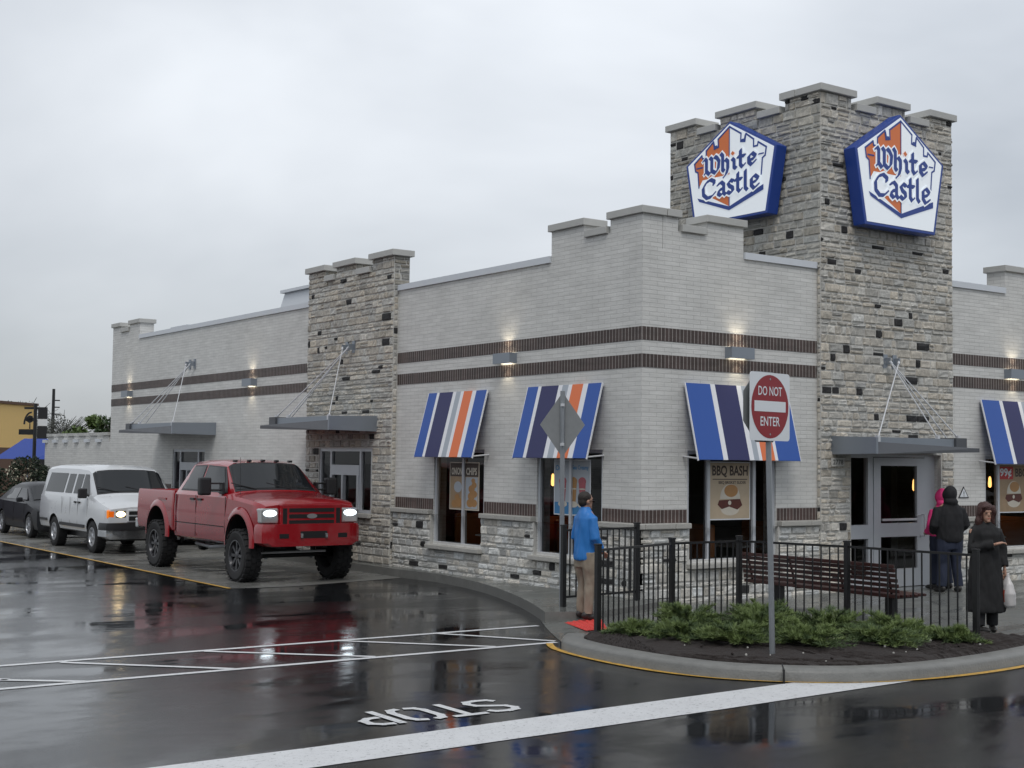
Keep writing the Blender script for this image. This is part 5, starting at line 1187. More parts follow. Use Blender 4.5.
for x in (0, -2.80):
    for s in (1, -1): wheel(V, x, s * .86, .36, .235, .205, M_ALLOY, 5, s)
# ---- dark sedan
D_ = empty('parked_sedan', (-1.98, 21.5, AZ + .004), VROT, 'dark grey sedan with glowing headlights at the back of the queue', 'car')
def sp_(zb, w, belt, rw, zr, flat=False):
    return [(0, zb), (w - .12, zb), (w - .03, zb + .05), (w, zb + .16), (w + .01, .55), (w, .72), (w - .02, belt - .04), (w - .06, belt)] + [(rw, zr - (.05 if not flat else .01)), (rw - .12, zr), (rw * .5, zr + .02), (0, zr + .03)]
st = [(.86, sp_(.30, .55, .58, .45, .60, True)), (.80, sp_(.22, .72, .66, .58, .68, True)), (.62, sp_(.18, .84, .74, .66, .77, True)), (.2, sp_(.20, .88, .84, .70, .88, True)), (-.30, sp_(.20, .88, .92, .72, .97, True)), (-.95, sp_(.20, .88, .94, .62, 1.36)), (-1.4, sp_(.20, .88, .95, .62, 1.43)), (-2.0, sp_(.20, .88, .96, .62, 1.43)), (-2.55, sp_(.20, .88, .97, .62, 1.34)), (-3.05, sp_(.22, .87, .98, .70, 1.03, True)), (-3.50, sp_(.26, .84, .94, .66, .98, True)), (-3.62, sp_(.40, .76, .85, .6, .88, True))]
ST_S = st
mb = MB(); loft_body(mb, st, M_SEDAN); sb = mb.build('body', D_); cut(sb, [(0, .32, .37, 1.0), (-2.62, .32, .37, 1.0)], .88, .30)
gb = (.83, .96, .64, 1.31)
for s in (1, -1):
    for pts in ([(-.55, .99), (-1.42, .99), (-1.40, 1.30), (-1.02, 1.28)], [(-1.50, .99), (-2.45, .99), (-2.28, 1.26), (-1.48, 1.30)]):
        g = MB(); side_pane(g, ST_S, s, pts, .008, M_CARGL); g.build('side_window', D_, smooth=60)
    d = MB(); d.box((-.62, s * .98 - .08, .93), (-.50, s * .98 + .08, 1.06), M_SEDAN, bev=.035); d.tube([(-.52, s * .86, .95), (-.55, s * .95, .97)], .02, M_PLAS); d.build('mirror', D_)
    d = MB(); d.box((.60, s * .62 - .13, .60), (.815, s * .62 + .13, .70), M_LENS, bev=.03); h_ = d.build('headlight', D_)
    d = MB(); ell(d, FR((.82, s * .62, .65), (0, 1, 0), (0, 0, 1)), 0, 0, .10, .04, M_LAMPW, 0); d.build('bulb_reflector', h_)
    for x in (-.45, -1.45, -2.5): d = MB(); d.box((x - .004, s * .886 - .004, .40), (x + .004, s * .886 + .004, .90), M_DARK); d.build('door_gap', D_)
g = MB(); end_pane(g, ST_S, -.34, -.92, 8.4, .010, M_CARGL); g.build('windshield', D_, smooth=60)
d = MB(); d.box((.80, -.4, .34), (.875, .4, .52), M_DARK, bev=.02); d.build('grille', D_)
for x in (0, -2.62):
    for s in (1, -1): wheel(D_, x, s * .79, .32, .20, .215, M_ALLOY, 7, s, tread=False)

# ================================================================== PEOPLE
def remeshed(name, parts, m, parent, voxel=0.014, smooth_it=4, label=None, disp=0.0):
    """union closed tubes and blobs into one continuous surface"""
    mb = MB()
    for p in parts:
        if p[0] == 'tube': mb.tube(p[1], .05, m, n=14, rs=p[2])
        elif p[0] == 'blob':
            (cx_, cy_, cz_), (rx, ry, rz_) = p[1], p[2]; bm = bmesh.new(); bmesh.ops.create_icosphere(bm, subdivisions=3, radius=1)
            Mx = Matrix.Translation((cx_, cy_, cz_)) @ (p[3] if len(p) > 3 else Matrix()) @ Matrix.Diagonal((rx, ry, rz_, 1)); mb.bm(bm, m, Mx)
        elif p[0] == 'rings':   # (z, cx, cy, rx, ry)
            n = 20; vs = []; R_ = p[1]
            for (z, cx_, cy_, rx, ry) in R_:
                for j in range(n): a = 2 * pi * j / n; vs.append((cx_ + rx * cos(a), cy_ + ry * sin(a), z))
            fs = [(i * n + j, i * n + (j + 1) % n, (i + 1) * n + (j + 1) % n, (i + 1) * n + j) for i in range(len(R_) - 1) for j in range(n)]
            fs += [tuple(reversed(range(n))), tuple((len(R_) - 1) * n + j for j in range(n))]; mb.add(vs, fs, m)
    o = mb.build(name, parent)
    r = o.modifiers.new('r', 'REMESH'); r.mode = 'VOXEL'; r.voxel_size = voxel; r.use_smooth_shade = True
    if smooth_it: s_ = o.modifiers.new('s', 'SMOOTH'); s_.iterations = smooth_it; s_.factor = 0.5
    bake(o)
    if disp:
        from mathutils import noise as mn_
        me = o.data
        nrm = [v.normal.copy() for v in me.vertices]
        for v, nn in zip(me.vertices, nrm):
            k_ = mn_.noise(Vector((v.co.x * 9, v.co.y * 9, v.co.z * 3.5))) + .5 * mn_.noise(Vector((v.co.x * 22, v.co.y * 22, v.co.z * 8)))
            v.co = v.co + nn * (k_ * disp)
    for q_ in o.data.polygons: q_.use_smooth = True
    if not o.data.materials: o.data.materials.append(m)
    if label: o['label'] = label
    return o
def headparts(z, y=0.0, s=1.0, tilt=0.0):
    """face towards +y; z is head centre"""
    e_ = [('blob', (0, y - .005, z + .02), (.077 * s, .096 * s, .105 * s)), ('blob', (0, y + .022, z - .05), (.057 * s, .066 * s, .068 * s)), ('blob', (0, y + .098 * s, z - .015), (.013, .020, .026)), ('blob', (0, y + .075, z - .095), (.028, .024, .020)),
          ('blob', (.078 * s, y - .012, z - .012), (.012, .02, .03)), ('blob', (-.078 * s, y - .012, z - .012), (.012, .02, .03)), ('blob', (0, y + .086, z - .062), (.024, .012, .009)), ('blob', (0, y + .078, z + .032), (.05, .018, .012)),
          ('tube', [(0, y - .02, z - .17), (0, y - .012, z - .03)], [.058, .055])]
    return e_
def hand(cx_, cy_, cz_, dx, dy, dz, side=1, s=1.0):
    """palm and five short curled fingers, pointing along (dx,dy,dz)"""
    d = Vector((dx, dy, dz)).normalized(); up = Vector((0, 0, 1)) if abs(d.z) < .8 else Vector((0, 1, 0)); w = d.cross(up).normalized(); n = w.cross(d).normalized(); c = Vector((cx_, cy_, cz_))
    parts = [('tube', [c - d * .02, c + d * .045, c + d * .085], [(.034, .020), (.042, .018), (.040, .015)])]
    for i, L_ in enumerate((.058, .070, .066, .050)):
        b = c + d * .08 + w * (.030 - i * .020); m_ = b + d * L_ * .55 - n * .012; t = b + d * L_ * .8 - n * .040
        parts.append(('tube', [b - d * .01, m_, t], [.0098, .0092, .0080]))
    b = c + d * .02 + w * .035 * side; parts.append(('tube', [b, b + d * .035 + w * .022 * side, b + d * .062 + w * .016 * side - n * .012], [.013, .011, .009]))
    return parts
M_JKT = mat('blue rain jacket', (0.02, 0.17, 0.50), 0.5, var=.12, vscale=6); M_KHA = mat('khaki trousers', (0.26, 0.22, 0.17), 0.8, var=.15, vscale=8); M_SHOE = mat('dark shoes', (0.02, 0.018, 0.017), 0.5)
M_HAIRD = mat('dark brown hair', (0.018, 0.012, 0.009), 0.6, bump=.5, bscale=80); M_HOOD = mat('black hoodie cloth', (0.010, 0.010, 0.012), 0.85, var=.3, vscale=9); M_JEAN = mat('dark blue jeans', (0.014, 0.020, 0.042), 0.8, var=.3, vscale=10)
M_COAT = mat('black wool coat', (0.011, 0.011, 0.012), 0.85, var=.3, vscale=8); M_HAIRR = mat('dark auburn hair', (0.045, 0.014, 0.011), 0.6, bump=.6, bscale=70); M_PKH = mat('pink hoodie cloth', (0.85, 0.05, 0.24), 0.8, var=.12)
M_BAG = mat('white plastic bag', (0.55, 0.53, 0.52), 0.35, var=.08); M_BAGR = mat('red bag print', (0.45, 0.06, 0.03), 0.4)
# legs helper: local x right, y forward
def legs(hx, kn, an, H_=.86, r0=.088, r1=.058, r2=.044):
    P = []
    for s in (1, -1):
        k_ = kn[0 if s > 0 else 1]; a_ = an[0 if s > 0 else 1]
        P.append(('tube', [(s * hx, 0, H_ + .06), (s * hx, .0, H_ - .10), k_, a_], [r0 * 1.05, r0, r1, r2]))
    return P
def shoes(parent, an, m, L_=.27, yaw=(0, 0), w=.045):
    for i, a in enumerate(an):
        c = Matrix.Translation((a[0], a[1], 0)) @ Matrix.Rotation(yaw[i], 4, 'Z')
        pr = [('blob', tuple(c @ Vector((0, .07, .038))), (w, L_ * .50, .042), Matrix.Rotation(yaw[i], 4, 'Z')), ('blob', tuple(c @ Vector((0, -.02, .062))), (w * .95, .075, .06), Matrix.Rotation(yaw[i], 4, 'Z'))]
        o = remeshed('shoe', pr, m, parent, .011, 2)
        for v in o.data.vertices: v.co.z = max(v.co.z, 0.004)
# man in blue: facing roughly +X (to the right), seen from behind-left
def man_blue():
    E = empty('person', (-1.86, -1.02, -0.085), radians(-96), 'man in a bright blue jacket and khaki trousers standing on the red pad', 'person')
    kn = ((.10, .015, .47), (-.10, .03, .47)); an = ((.105, -.02, .09), (-.115, .02, .09))
    body = headparts(1.60) + [('rings', [(.84, 0, 0, .15, .11), (.95, 0, 0, .16, .11), (1.10, 0, .01, .145, .10), (1.28, 0, .01, .17, .11), (1.40, 0, 0, .17, .10), (1.47, 0, 0, .09, .07)])] + legs(.09, kn, an)
    arms = [[(.19, 0, 1.38), (.235, .0, 1.10), (.20, .13, .93)], [(-.19, 0, 1.38), (-.235, -.01, 1.10), (-.17, .17, .97)]]
    for a in arms: body.append(('tube', a, [.05, .042, .03]))
    body += hand(.195, .14, .92, -.3, .8, -.5, 1) + hand(-.165, .18, .96, .3, 1, -.3, -1)
    remeshed('body', body, M_SKIN, E, .012, 2)
    j = [('rings', [(.80, 0, 0, .19, .145), (.84, 0, 0, .195, .15), (1.0, 0, 0, .19, .145), (1.2, 0, 0, .195, .145), (1.36, 0, 0, .195, .13), (1.44, 0, -.005, .13, .10), (1.49, 0, -.01, .075, .075), (1.52, 0, -.01, .07, .07)])]
    for a in arms: j.append(('tube', [(a[0][0] * .45, 0, a[0][2] + .02), (a[0][0] * .95, 0, a[0][2] - .02), a[1], a[2]], [.05, .072, .066, .05]))
    remeshed('jacket', j, M_JKT, E, .013, 2, disp=.016)
    t = legs(.095, kn, (an[0], an[1]), r0=.105, r1=.078, r2=.070) + [('rings', [(.70, 0, 0, .16, .12), (.90, 0, 0, .17, .125)])]
    t = [(p if p[0] != 'tube' else ('tube', [*p[1][:3], (p[1][3][0], p[1][3][1], .07)], p[2])) for p in t]
    remeshed('trousers', t, M_KHA, E, .013, 2, disp=.022)
    shoes(E, an, M_SHOE, .28, (-.15, .15))
    h = [('blob', (0, -.022, 1.645), (.088, .098, .088)), ('blob', (0, -.05, 1.59), (.076, .066, .075))]
    remeshed('hair', h, M_HAIRD, E, .011, 2, disp=.004)
    g = MB(); g.tube([(.082, -.01, 1.60), (.080, .085, 1.605), (.0, .105, 1.60), (-.080, .085, 1.605), (-.082, -.01, 1.60)], .005, M_BLACK, n=5)
    for s in (1, -1): g.box((s * .038 - .026, .098, 1.578), (s * .038 + .026, .104, 1.612), M_PLAS)
    g.build('glasses', E)
man_blue()
def hooded(loc, rz_, label, mh, mt, h=1.0, w=1.0):
    E = empty('person', loc, rz_, label, 'person'); E.scale = (h, h, h)
    kn = ((.12, .01, .47), (-.12, .015, .47)); an = ((.145, -.02, .09), (-.155, -.01, .09))
    body = headparts(1.58) + [('rings', [(.84, 0, 0, .15 * w, .11), (1.0, 0, 0, .16 * w, .11), (1.28, 0, 0, .17 * w, .11), (1.40, 0, 0, .165 * w, .10), (1.47, 0, 0, .08, .07)])] + legs(.10, kn, an)
    arms = [[(.20 * w, 0, 1.36), (.27 * w, -.02, 1.10), (.21 * w, .14, .97)], [(-.20 * w, 0, 1.36), (-.27 * w, -.02, 1.10), (-.21 * w, .14, .97)]]
    for a in arms: body.append(('tube', a, [.05, .042, .03]))
    body += hand(.19 * w, .15, .96, -.5, 1, 0, 1) + hand(-.19 * w, .15, .96, .5, 1, 0, -1)
    remeshed('body', body, M_SKIN, E, .013, 2)
    j = [('rings', [(.82, 0, 0, .20 * w, .15), (.88, 0, 0, .215 * w, .165), (1.1, 0, -.01, .215 * w, .165), (1.28, 0, -.01, .215 * w, .15), (1.38, 0, -.01, .185 * w, .125), (1.46, 0, -.02, .10, .09), (1.50, 0, -.02, .085, .085)]),
         ('blob', (0, -.022, 1.60), (.115, .118, .142)), ('blob', (0, -.05, 1.48), (.12, .10, .08))]
    for a in arms: j.append(('tube', [(a[0][0] * .45, 0, a[0][2] + .02), (a[0][0] * .95, 0, a[0][2] - .03), a[1], a[2]], [.05, .084, .078, .06]))
    remeshed('hoodie', j, mh, E, .013, 2, disp=.017)
    t = legs(.105, kn, an, r0=.120, r1=.085, r2=.078) + [('rings', [(.70, 0, 0, .17, .13), (.90, 0, 0, .18, .135)])]
    remeshed('jeans', t, mt, E, .013, 2, disp=.018); shoes(E, an, M_SHOE, .28, (-.2, .2))
    return E
hooded((6.04, -0.98, PZ), radians(-25), 'person seen from behind in a black hoodie and blue jeans beside the entrance door', M_HOOD, M_JEAN, 1.03, 1.08)
hooded((6.36, -0.57, PZ), radians(-10), 'person in a bright pink hoodie mostly hidden behind the black hoodie', M_PKH, M_JEAN, 1.0, .9)
def woman():
    E = empty('person', (1.78, -4.74, PZ), radians(152), 'woman with auburn hair in a long black coat holding a plastic bag', 'person')
    E.scale = (0.93, 0.93, 1.0)
    kn = ((.09, .02, .45), (-.09, .0, .45)); an = ((.13, .06, .085), (-.11, -.03, .085))
    body = [(p[0], *((tuple(Vector(p[1]) + Vector((0, .03, 0))), *p[2:]) if p[0] == 'blob' else p[1:])) for p in headparts(1.52, 0, .95)]
    body += [('rings', [(.80, 0, 0, .16, .12), (.95, 0, 0, .17, .12), (1.10, 0, 0, .15, .11), (1.24, 0, .02, .16, .12), (1.34, 0, 0, .155, .10), (1.42, 0, 0, .06, .06)])] + legs(.09, kn, an, .82, .085, .055, .04)
    # her right arm (local +x) hangs with the bag? the viewer sees the bag on the right side = local -x
    aL = [(-.18, 0, 1.31), (-.25, -.01, 1.05), (-.25, .06, .84)]; aR = [(.18, 0, 1.31), (.24, .03, 1.06), (-.02, .21, 1.13)]
    body += [('tube', aL, [.05, .04, .026]), ('tube', aR, [.05, .04, .026])]
    body += hand(-.25, .065, .80, 0, .05, -1, 1) + hand(-.05, .23, 1.14, -1, .25, .25, -1)
    remeshed('body', body, M_SKIN, E, .011, 2)
    for s in (1, -1):
        pass
    c = [('rings', [(.26, 0, 0, .27, .20), (.30, 0, 0, .272, .205), (.60, 0, 0, .245, .185), (.95, 0, 0, .215, .16), (1.10, 0, 0, .20, .15), (1.25, 0, .01, .205, .15), (1.34, 0, 0, .185, .125), (1.40, 0, -.01, .11, .095), (1.43, 0, -.02, .085, .08)]),
         ('tube', [(-.08, 0, 1.34), (-.165, 0, 1.28), *aL[1:]], [.05, .082, .074, .06]), ('tube', [(.08, 0, 1.34), (.165, 0, 1.28), *aR[1:]], [.05, .082, .078, .062])]
    remeshed('coat', c, M_COAT, E, .013, 2, disp=.020)
    v_ = MB(); v_.add([(-.035, .118, 1.40), (.035, .118, 1.40), (0.0, .168, 1.26), (-.045, .11, 1.42), (.045, .11, 1.42)], [(0, 1, 2)], M_SKIN)
    t = legs(.09, kn, an, .70, .10, .085, .08); remeshed('trousers', t, M_HOOD, E, .014, 2)
    shoes(E, an, M_SHOE, .25, (.45, -.25), .042)
    h = [('blob', (0, .0, 1.575), (.105, .115, .10)), ('blob', (0, -.035, 1.48), (.115, .09, .13)), ('blob', (.088, .02, 1.47), (.038, .07, .115)), ('blob', (-.088, .02, 1.47), (.038, .07, .115)), ('blob', (.03, .075, 1.605), (.075, .04, .035)), ('blob', (.10, .03, 1.54), (.035, .07, .08)), ('blob', (-.10, .03, 1.54), (.035, .07, .08)), ('blob', (.115, .02, 1.42), (.035, .05, .07)), ('blob', (-.115, .02, 1.42), (.035, .05, .07)), ('blob', (.07, -.01, 1.40), (.05, .06, .07)), ('blob', (-.07, -.01, 1.40), (.05, .06, .07))]
    remeshed('hair', h, M_HAIRR, E, .010, 1, disp=.026)
    f_ = MB()
    for s in (1, -1): f_.box((s * .032 - .013, .103, 1.522), (s * .032 + .013, .112, 1.530), M_HAIRD)
    f_.box((-.020, .118, 1.457), (.020, .124, 1.463), M_REDL); f_.build('eyes_and_lips', E)
woman()
# plastic bag hanging from her hand
bx = Vector((1.78, -4.74, PZ)); rot = Matrix.Rotation(radians(152), 4, 'Z'); hb_ = bx + (rot @ Vector((-.265, .075, .72)))
BG = empty('carrier_bag', (hb_.x, hb_.y, hb_.z - .0), radians(152), 'white plastic carrier bag with red print hanging from the woman in black', 'bag')
pr = [('rings', [(-.40, 0, 0, .06, .10), (-.37, 0, 0, .085, .13), (-.22, 0, 0, .085, .14), (-.10, 0, 0, .06, .10), (-.02, 0, 0, .025, .045), (.04, 0, 0, .018, .03)])]
bo = remeshed('bag_body', pr, M_BAG, BG, .010, 1, disp=.016)
me = bo.data; me.materials.append(M_BAGR)
for p in me.polygons:
    c = p.center
    if -.33 < c.z < -.17 and abs(c.y) < .07 and abs(c.x) > .05: p.material_index = 1

# ================================================================== JUNIPERS
M_JUNP = M_JUN  # paler needle colour, likelier on the sprays that rise higher
def juniper(x, y, r, h, seed, label):
    rnd = random.Random(seed); mb = MB(); z0 = PZ + .05
    e = empty('juniper_shrub', (x, y, z0), 0, label, 'shrub', 'spreading junipers in the mulch bed')
    stems = MB()
    nb = int(95 * r / .6); r *= .86
    for i in range(nb):
        a = rnd.uniform(0, 2 * pi); L_ = r * rnd.uniform(.4, 1.3); el = rnd.uniform(.05, 1.0) ** 1.2
        rise = h * .66 * (0.20 + .9 * el * rnd.uniform(.5, 1.1)); L_ *= (1 - .45 * el)
        base = Vector((cos(a) * r * .12, sin(a) * r * .12, .03)); tip = Vector((cos(a) * L_, sin(a) * L_, rise))
        mid = base.lerp(tip, .55) + Vector((0, 0, rise * .22))
        if i % 3 == 0: stems.tube([base, mid, tip], .006, M_MULCH, n=4, rs=[.008, .005, .002])
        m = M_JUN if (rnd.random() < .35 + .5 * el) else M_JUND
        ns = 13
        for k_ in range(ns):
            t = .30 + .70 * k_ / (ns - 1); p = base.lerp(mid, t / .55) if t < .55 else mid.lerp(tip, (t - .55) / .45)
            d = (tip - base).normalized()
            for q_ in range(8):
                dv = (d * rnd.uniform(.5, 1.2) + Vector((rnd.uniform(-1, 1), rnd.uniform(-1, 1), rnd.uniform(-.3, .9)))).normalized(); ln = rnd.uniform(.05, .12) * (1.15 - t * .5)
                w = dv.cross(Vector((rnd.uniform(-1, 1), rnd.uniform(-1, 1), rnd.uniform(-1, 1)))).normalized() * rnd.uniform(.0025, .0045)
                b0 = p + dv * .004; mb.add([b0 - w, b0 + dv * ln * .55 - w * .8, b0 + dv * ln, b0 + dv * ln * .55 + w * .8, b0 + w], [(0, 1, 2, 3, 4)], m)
    mb.build('foliage', e); stems.build('stems', e)
js = [(-2.62, -2.95, .42, .20), (-2.45, -3.55, .58, .30), (-1.65, -2.85, .60, .42), (-2.25, -4.25, .62, .34), (-1.20, -3.65, .66, .44), (-1.55, -4.75, .62, .36), (-0.45, -3.0, .58, .42), (-0.55, -4.15, .62, .42), (-0.75, -5.15, .60, .34), (-0.05, -4.75, .55, .38), (0.15, -5.45, .40, .24)]
jl = ['small juniper at the ramp end of the bed beside the fence post', 'low pale juniper second from the ramp end along the curb', 'taller juniper against the fence left of the do not enter post', 'juniper just left of the foot of the do not enter post',
      'tall dark juniper in the middle of the bed in front of the bench', 'pale juniper just right of the do not enter post near the curb', 'dark juniper at the back of the bed under the left end of the bench', 'juniper in front of the right half of the bench, against the fence',
      'low pale juniper with long tips right of centre by the curb', 'juniper under the right end of the bench beside the fence', 'last small juniper at the right end of the bed near the woman']
for i, (a, l) in enumerate(zip(js, jl)): juniper(*a, 40 + i, l)
# a few pale stones in the mulch
rnd = random.Random(9); mb = MB()
for i in range(40):
    x = rnd.uniform(-3.3, .6); y = rnd.uniform(-5.9, -3.2); r = rnd.uniform(.008, .02)
    bm = bmesh.new(); bmesh.ops.create_icosphere(bm, subdivisions=1, radius=r); mb.bm(bm, M_SILL if i % 3 else M_MULCH, Matrix.Translation((x, y, PZ + .085)))
tag(mb.build('mulch_pebbles'), 'tiny pale pebbles scattered on the black mulch', 'pebbles', kind='stuff')

# ================================================================== BEYOND
def leaves(mb, c, r, n, size, m, rnd, flat=1.0):
    for i in range(n):
        while True:
            p = Vector((rnd.uniform(-1, 1), rnd.uniform(-1, 1), rnd.uniform(-1, 1)))
            if .3 < p.length < 1: break
        p = Vector(c) + Vector((p.x * r, p.y * r, p.z * r * flat)); a = Vector((rnd.uniform(-1, 1), rnd.uniform(-1, 1), rnd.uniform(-1, 1))).normalized(); b = a.cross(Vector((rnd.uniform(-1, 1), rnd.uniform(-1, 1), rnd.uniform(-1, 1)))).normalized(); s = size * rnd.uniform(.5, 1.2)
        mb.add([p - a * s, p + b * s * .5, p + a * s, p - b * s * .5], [(0, 1, 2, 3)], m)
M_LF1 = mat('spring green leaves', (0.085, 0.13, 0.035), 0.6, var=.3, vscale=.6); M_LF2 = mat('mid green leaves', (0.045, 0.08, 0.028), 0.6, var=.3, vscale=.6); M_LF3 = mat('bare grey twigs', (0.11, 0.115, 0.10), 0.8); M_BARK = mat('bark', (0.06, 0.05, 0.04), 0.9, var=.3); M_LFD = mat('dark evergreen leaves', (0.018, 0.032, 0.016), 0.7, var=.4, vscale=2)
M_BLS = mat('pale blossom', (0.55, 0.52, 0.40), 0.7)
def tree(x, y, h, r, m, seed, label, n=900, size=.22, group='trees beyond the enclosure wall', twig=False):
    rnd = random.Random(seed); e = empty('tree', (x, y, AZ), 0, label, 'tree', group)
    tr = MB(); tr.tube([(0, 0, -.1), (.05, 0, h * .3), (.1, .05, h * .62)], .1, M_BARK, n=8, rs=[h * .035, h * .026, h * .015])
    for i in range(9):
        a = rnd.uniform(0, 6.28); z = h * rnd.uniform(.3, .6); L_ = r * rnd.uniform(.5, .9); tr.tube([(.06, 0, z), (cos(a) * L_ * .5, sin(a) * L_ * .5, z + h * .12), (cos(a) * L_, sin(a) * L_, z + h * .25)], .05, M_BARK, n=5, rs=[h * .013, h * .009, h * .003])
    tr.build('trunk', e); cr_ = MB()
    for i in range(13):
        a = rnd.uniform(0, 6.28); q_ = rnd.uniform(0, .75) * r; z = h * rnd.uniform(.45, .88); leaves(cr_, (cos(a) * q_, sin(a) * q_, z), r * rnd.uniform(.25, .45), n // 13, size, m, rnd, .8)
    if twig:
        for i in range(160):
            a = rnd.uniform(0, 6.28); z = h * rnd.uniform(.4, .7); L_ = r * rnd.uniform(.4, 1); cr_.tube([(0, 0, z), (cos(a) * L_, sin(a) * L_, z + h * rnd.uniform(.1, .32))], .02, m, n=3)
    cr_.build('crown', e)
tree(17.6, 73.0, 5.3, 1.9, M_LF2, 1, 'green tree rising behind the enclosure wall, next to the restaurant corner', 1500, .2)
tree(15.9, 74.2, 5.1, 1.6, M_LF1, 2, 'yellow green tree behind the middle of the enclosure wall', 1300, .2)
tree(15.0, 75.2, 4.2, 1.3, M_LF1, 6, 'small pale green tree left of the two taller green trees', 800, .2)
tree(20.0, 104.0, 7.0, 3.0, M_LF3, 3, 'bare grey tree behind the utility pole', 900, .12, twig=True)
tree(23.5, 104.0, 6.2, 3.0, M_LF3, 4, 'bare grey tree right of the utility pole', 900, .12, twig=True)
tree(28.0, 101.0, 6.0, 3.2, M_LF3, 5, 'bare grey tree half hidden behind the green trees', 900, .12, twig=True)
e = empty('utility_pole', (23.0, 105.4, AZ), 0, 'tall dark utility pole with short pegs beyond the enclosure wall', 'utility pole')
mb = MB(); mb.tube([(0, 0, 0), (0, 0, 8.0)], .16, M_BLACK, n=8, rs=[.18, .13]); mb.build('pole', e); mb = MB()
for z in (5.0, 5.8, 6.4, 7.0): mb.box((0, -.05, z - .05), (.55, .05, z + .05), M_BLACK)
mb.build('peg', e)
# yellow building
M_YEL = mat('yellow render', (0.78, 0.53, 0.20), 0.7, var=.06); M_BRN = mat('brown base render', (0.13, 0.075, 0.05), 0.8, var=.15)
# direction along its front, from far right corner to the near left
A = Vector((9.99, 65.59)); Lp = Vector((-1.6, -1.0)) ; 
fdir = (Vector((5.2, 61.1)) - A).normalized()
e = empty('yellow_building', (A.x, A.y, AZ), 0, 'long yellow walled building with a brown base beyond the enclosure wall', 'building')
fy = (Vector((0, 0, 0)), -Vector((fdir.x, fdir.y, 0)), Vector((0, 0, 1)), Vector((-fdir.y, fdir.x, 0)) * 1.0)
if fy[3].y > 0: fy = (fy[0], fy[1], fy[2], -fy[3])
mb = MB(); mb.prism([(-9, 2.6), (0, 2.6), (0, 5.05), (-9, 5.05)], fy, -5, 0, M_YEL); mb.build('upper_wall', e)
mb = MB(); mb.prism([(-9, 0), (0, 0), (0, 2.6), (-9, 2.6)], fy, -10, .1, M_BRN); mb.build('base_wall', e)
mb = MB(); mb.prism([(-9, 5.05), (0.1, 5.05), (0.1, 5.2), (-9, 5.2)], fy, -10, .12, M_BRN); mb.build('roof_edge', e)
mb = MB(); fz = (Vector((0, 0, 0)), Vector((1, -.3, 0)).normalized(), Vector((0, 0, 1)), Vector((-.3, -1, 0)).normalized())
for i, (z0, z1) in enumerate(((4.3, 4.98), (3.9, 4.3), (2.95, 3.9), (2.6, 2.95), (0, 2.6))): mb.prism([(.12, z0), (.65, z0), (.65, z1), (.12, z1)], fz, -6, 0, M_PLAS if i % 2 == 0 else M_SWHT)
mb.build('banded_corner', e)
# hanging pub style sign on its post
e = empty('hanging_sign', (-.3, 30.05, AZ), 0, 'dark hanging sign of an arched tree emblem on a post above the blue awning', 'sign')
ud = Vector((-.815, .577, 0)); un_ = -ud; fh = (Vector((0, 0, 0)), Vector((.815, -.577, 0)), Vector((0, 0, 1)), Vector((-.577, -.815, 0)))
mb = MB(); mb.tube([(0, 0, 0), (0, 0, 3.88)], .06, M_BLACK, n=8); mb.build('post', e)
mb = MB(); mb.prism([(-.36, 3.70), (.38, 3.70), (.38, 3.77), (-.36, 3.77)], fh, -.03, .03, M_BLACK); mb.build('arm', e)
mb = MB()
for i in range(10):
    a0 = pi * (.5 + .5 * i / 10); a1 = pi * (.5 + .5 * (i + 1) / 10)
    mb.prism([(-.12 + .26 * cos(a0), 3.2 + .42 * sin(a0)), (-.12 + .26 * cos(a1), 3.2 + .42 * sin(a1)), (-.12 + .21 * cos(a1), 3.2 + .37 * sin(a1)), (-.12 + .21 * cos(a0), 3.2 + .37 * sin(a0))], fh, -.02, .02, M_BLACK)
mb.prism([(-.52, 2.86), (-.06, 2.86), (-.06, 3.04), (-.52, 3.04)], fh, -.03, .03, M_BLACK)
for x, z, r in ((-.17, 3.42, .11), (-.26, 3.36, .09), (-.09, 3.36, .09), (-.18, 3.32, .10)):
    pts = [(x + r * cos(t * pi / 5) * (1 if t % 2 else .8), z + r * .7 * sin(t * pi / 5)) for t in range(10)]; mb.prism(pts, fh, -.015, .015, M_BLACK)
mb.prism([(-.19, 3.05), (-.15, 3.05), (-.16, 3.35), (-.18, 3.35)], fh, -.012, .012, M_BLACK)
mb.build('emblem', e)
# blue awning roof beyond
e = empty('blue_marquee', (1.0, 35.4, AZ), 0, 'bright blue pitched marquee roof beyond the end of the enclosure wall', 'marquee')
M_TARP = mat('blue tarpaulin', (0.008, 0.040, 0.26), 0.4); R3 = Matrix.Rotation(radians(-33), 4, 'Z')
mb = MB(); vs = [Vector(p) for p in ((-1.0, -.6, 2.05), (.55, -.9, 2.05), (2.6, -.3, 2.05), (1.6, 1.8, 2.05), (-.6, 1.8, 2.05), (-.25, .4, 2.80), (1.6, .5, 2.80))]
mb.add([R3 @ v for v in vs], [(0, 1, 5), (1, 2, 6, 5), (2, 3, 6), (3, 4, 5, 6), (4, 0, 5), (4, 3, 2, 1, 0)], M_TARP); mb.build('canvas_roof', e)
mb = MB()
for p in ((-.9, -.5), (.55, -.8), (2.4, -.3), (1.5, 1.7), (-.5, 1.7)): q_ = R3 @ Vector((p[0], p[1], 0)); mb.tube([(q_.x, q_.y, 0), (q_.x, q_.y, 2.06)], .03, M_GALV, n=6)
mb.build('marquee_legs', e)
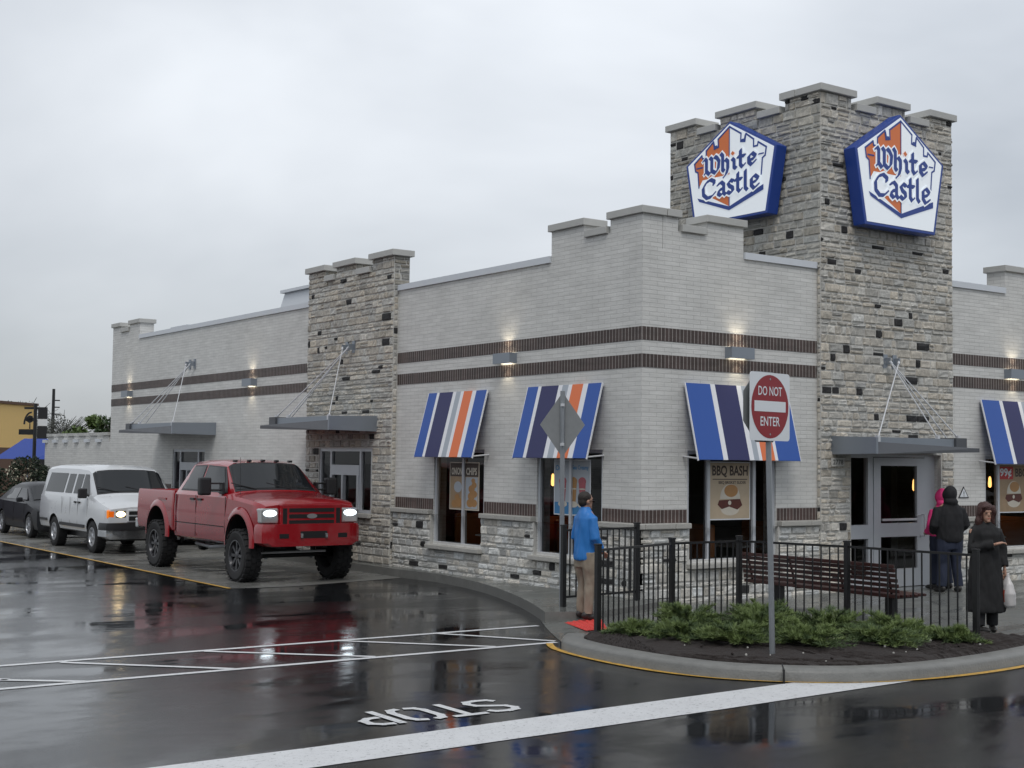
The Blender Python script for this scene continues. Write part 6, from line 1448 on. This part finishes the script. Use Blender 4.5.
# purple parked trailer at the left edge
M_PUR = mat('dark purple panel', (0.030, 0.018, 0.045), 0.5, var=.1)
e = empty('purple_shed', (-3.6, 30.2, AZ), radians(-33), 'dark purple low building with a pale roof edge at the left edge behind the bushes', 'building')
mb = MB(); mb.box((-4, -.6, 0), (1.25, 2.4, 2.02), M_PUR); mb.build('wall', e)
mb = MB(); mb.add([(-4.1, -.72, 1.90), (1.35, -.72, 2.12), (1.35, 2.5, 2.12), (-4.1, 2.5, 1.90), (-4.1, -.72, 1.97), (1.35, -.72, 2.18), (1.35, 2.5, 2.18), (-4.1, 2.5, 1.97)], [(0, 3, 2, 1), (4, 5, 6, 7), (0, 1, 5, 4), (1, 2, 6, 5), (2, 3, 7, 6), (3, 0, 4, 7)], M_SWHT); mb.build('roof', e)
def bush(x, y, h, r, m, seed, label, bl=False):
    rnd = random.Random(seed); e = empty('bush', (x, y, AZ), 0, label, 'bush', 'bushes at the end of the queue lane'); mb = MB()
    for i in range(7): z = h * (.2 + .7 * i / 6); leaves(mb, (rnd.uniform(-.15, .15), rnd.uniform(-.15, .15), z), r * (1 - .35 * i / 6), 170, .06, m, rnd, .8)
    if bl: leaves(mb, (0, 0, h * .75), r * .8, 120, .045, M_BLS, rnd, 1.2)
    mb.build('foliage', e); t = MB(); t.tube([(0, 0, 0), (0, 0, h * .8)], .03, M_BARK, n=5); t.build('stem', e)
bush(-1.9, 28.6, 1.75, .42, M_LFD, 1, 'dark bush at the left edge above the sedan roof')
bush(-1.35, 28.4, 2.15, .40, M_LFD, 2, 'tall dark bush flecked with pale blossom left of the wall end', True)
bush(-0.8, 28.3, 2.2, .42, M_LFD, 3, 'tall dark blossoming bush touching the end of the enclosure wall', True)
bush(-0.35, 28.6, 1.9, .35, M_LFD, 4, 'dark bush directly in front of the enclosure wall end')
# unseen wood added behind the viewer to darken the reflections in the windows
rnd = random.Random(12); mb = MB(); M_WD = mat('added wood leaves', (0.035, 0.05, 0.028), 0.8, var=.3, vscale=.3)
for i in range(300):
    a = radians(rnd.uniform(150, 345)); R_ = rnd.uniform(75, 95); x, y = -8 + R_ * cos(a), -10 + R_ * sin(a); h = rnd.uniform(4, 9)
    bm = bmesh.new(); bmesh.ops.create_icosphere(bm, subdivisions=2, radius=1)
    for v in bm.verts: v.co *= rnd.uniform(.8, 1.15)
    mb.bm(bm, M_WD, Matrix.Translation((x, y, h * .45)) @ Matrix.Diagonal((rnd.uniform(3, 5), rnd.uniform(3, 5), h * .6, 1)))
tag(mb.build('added_far_wood'), 'unseen dark wood added behind the viewer to darken the window reflections', 'wood', kind='stuff')
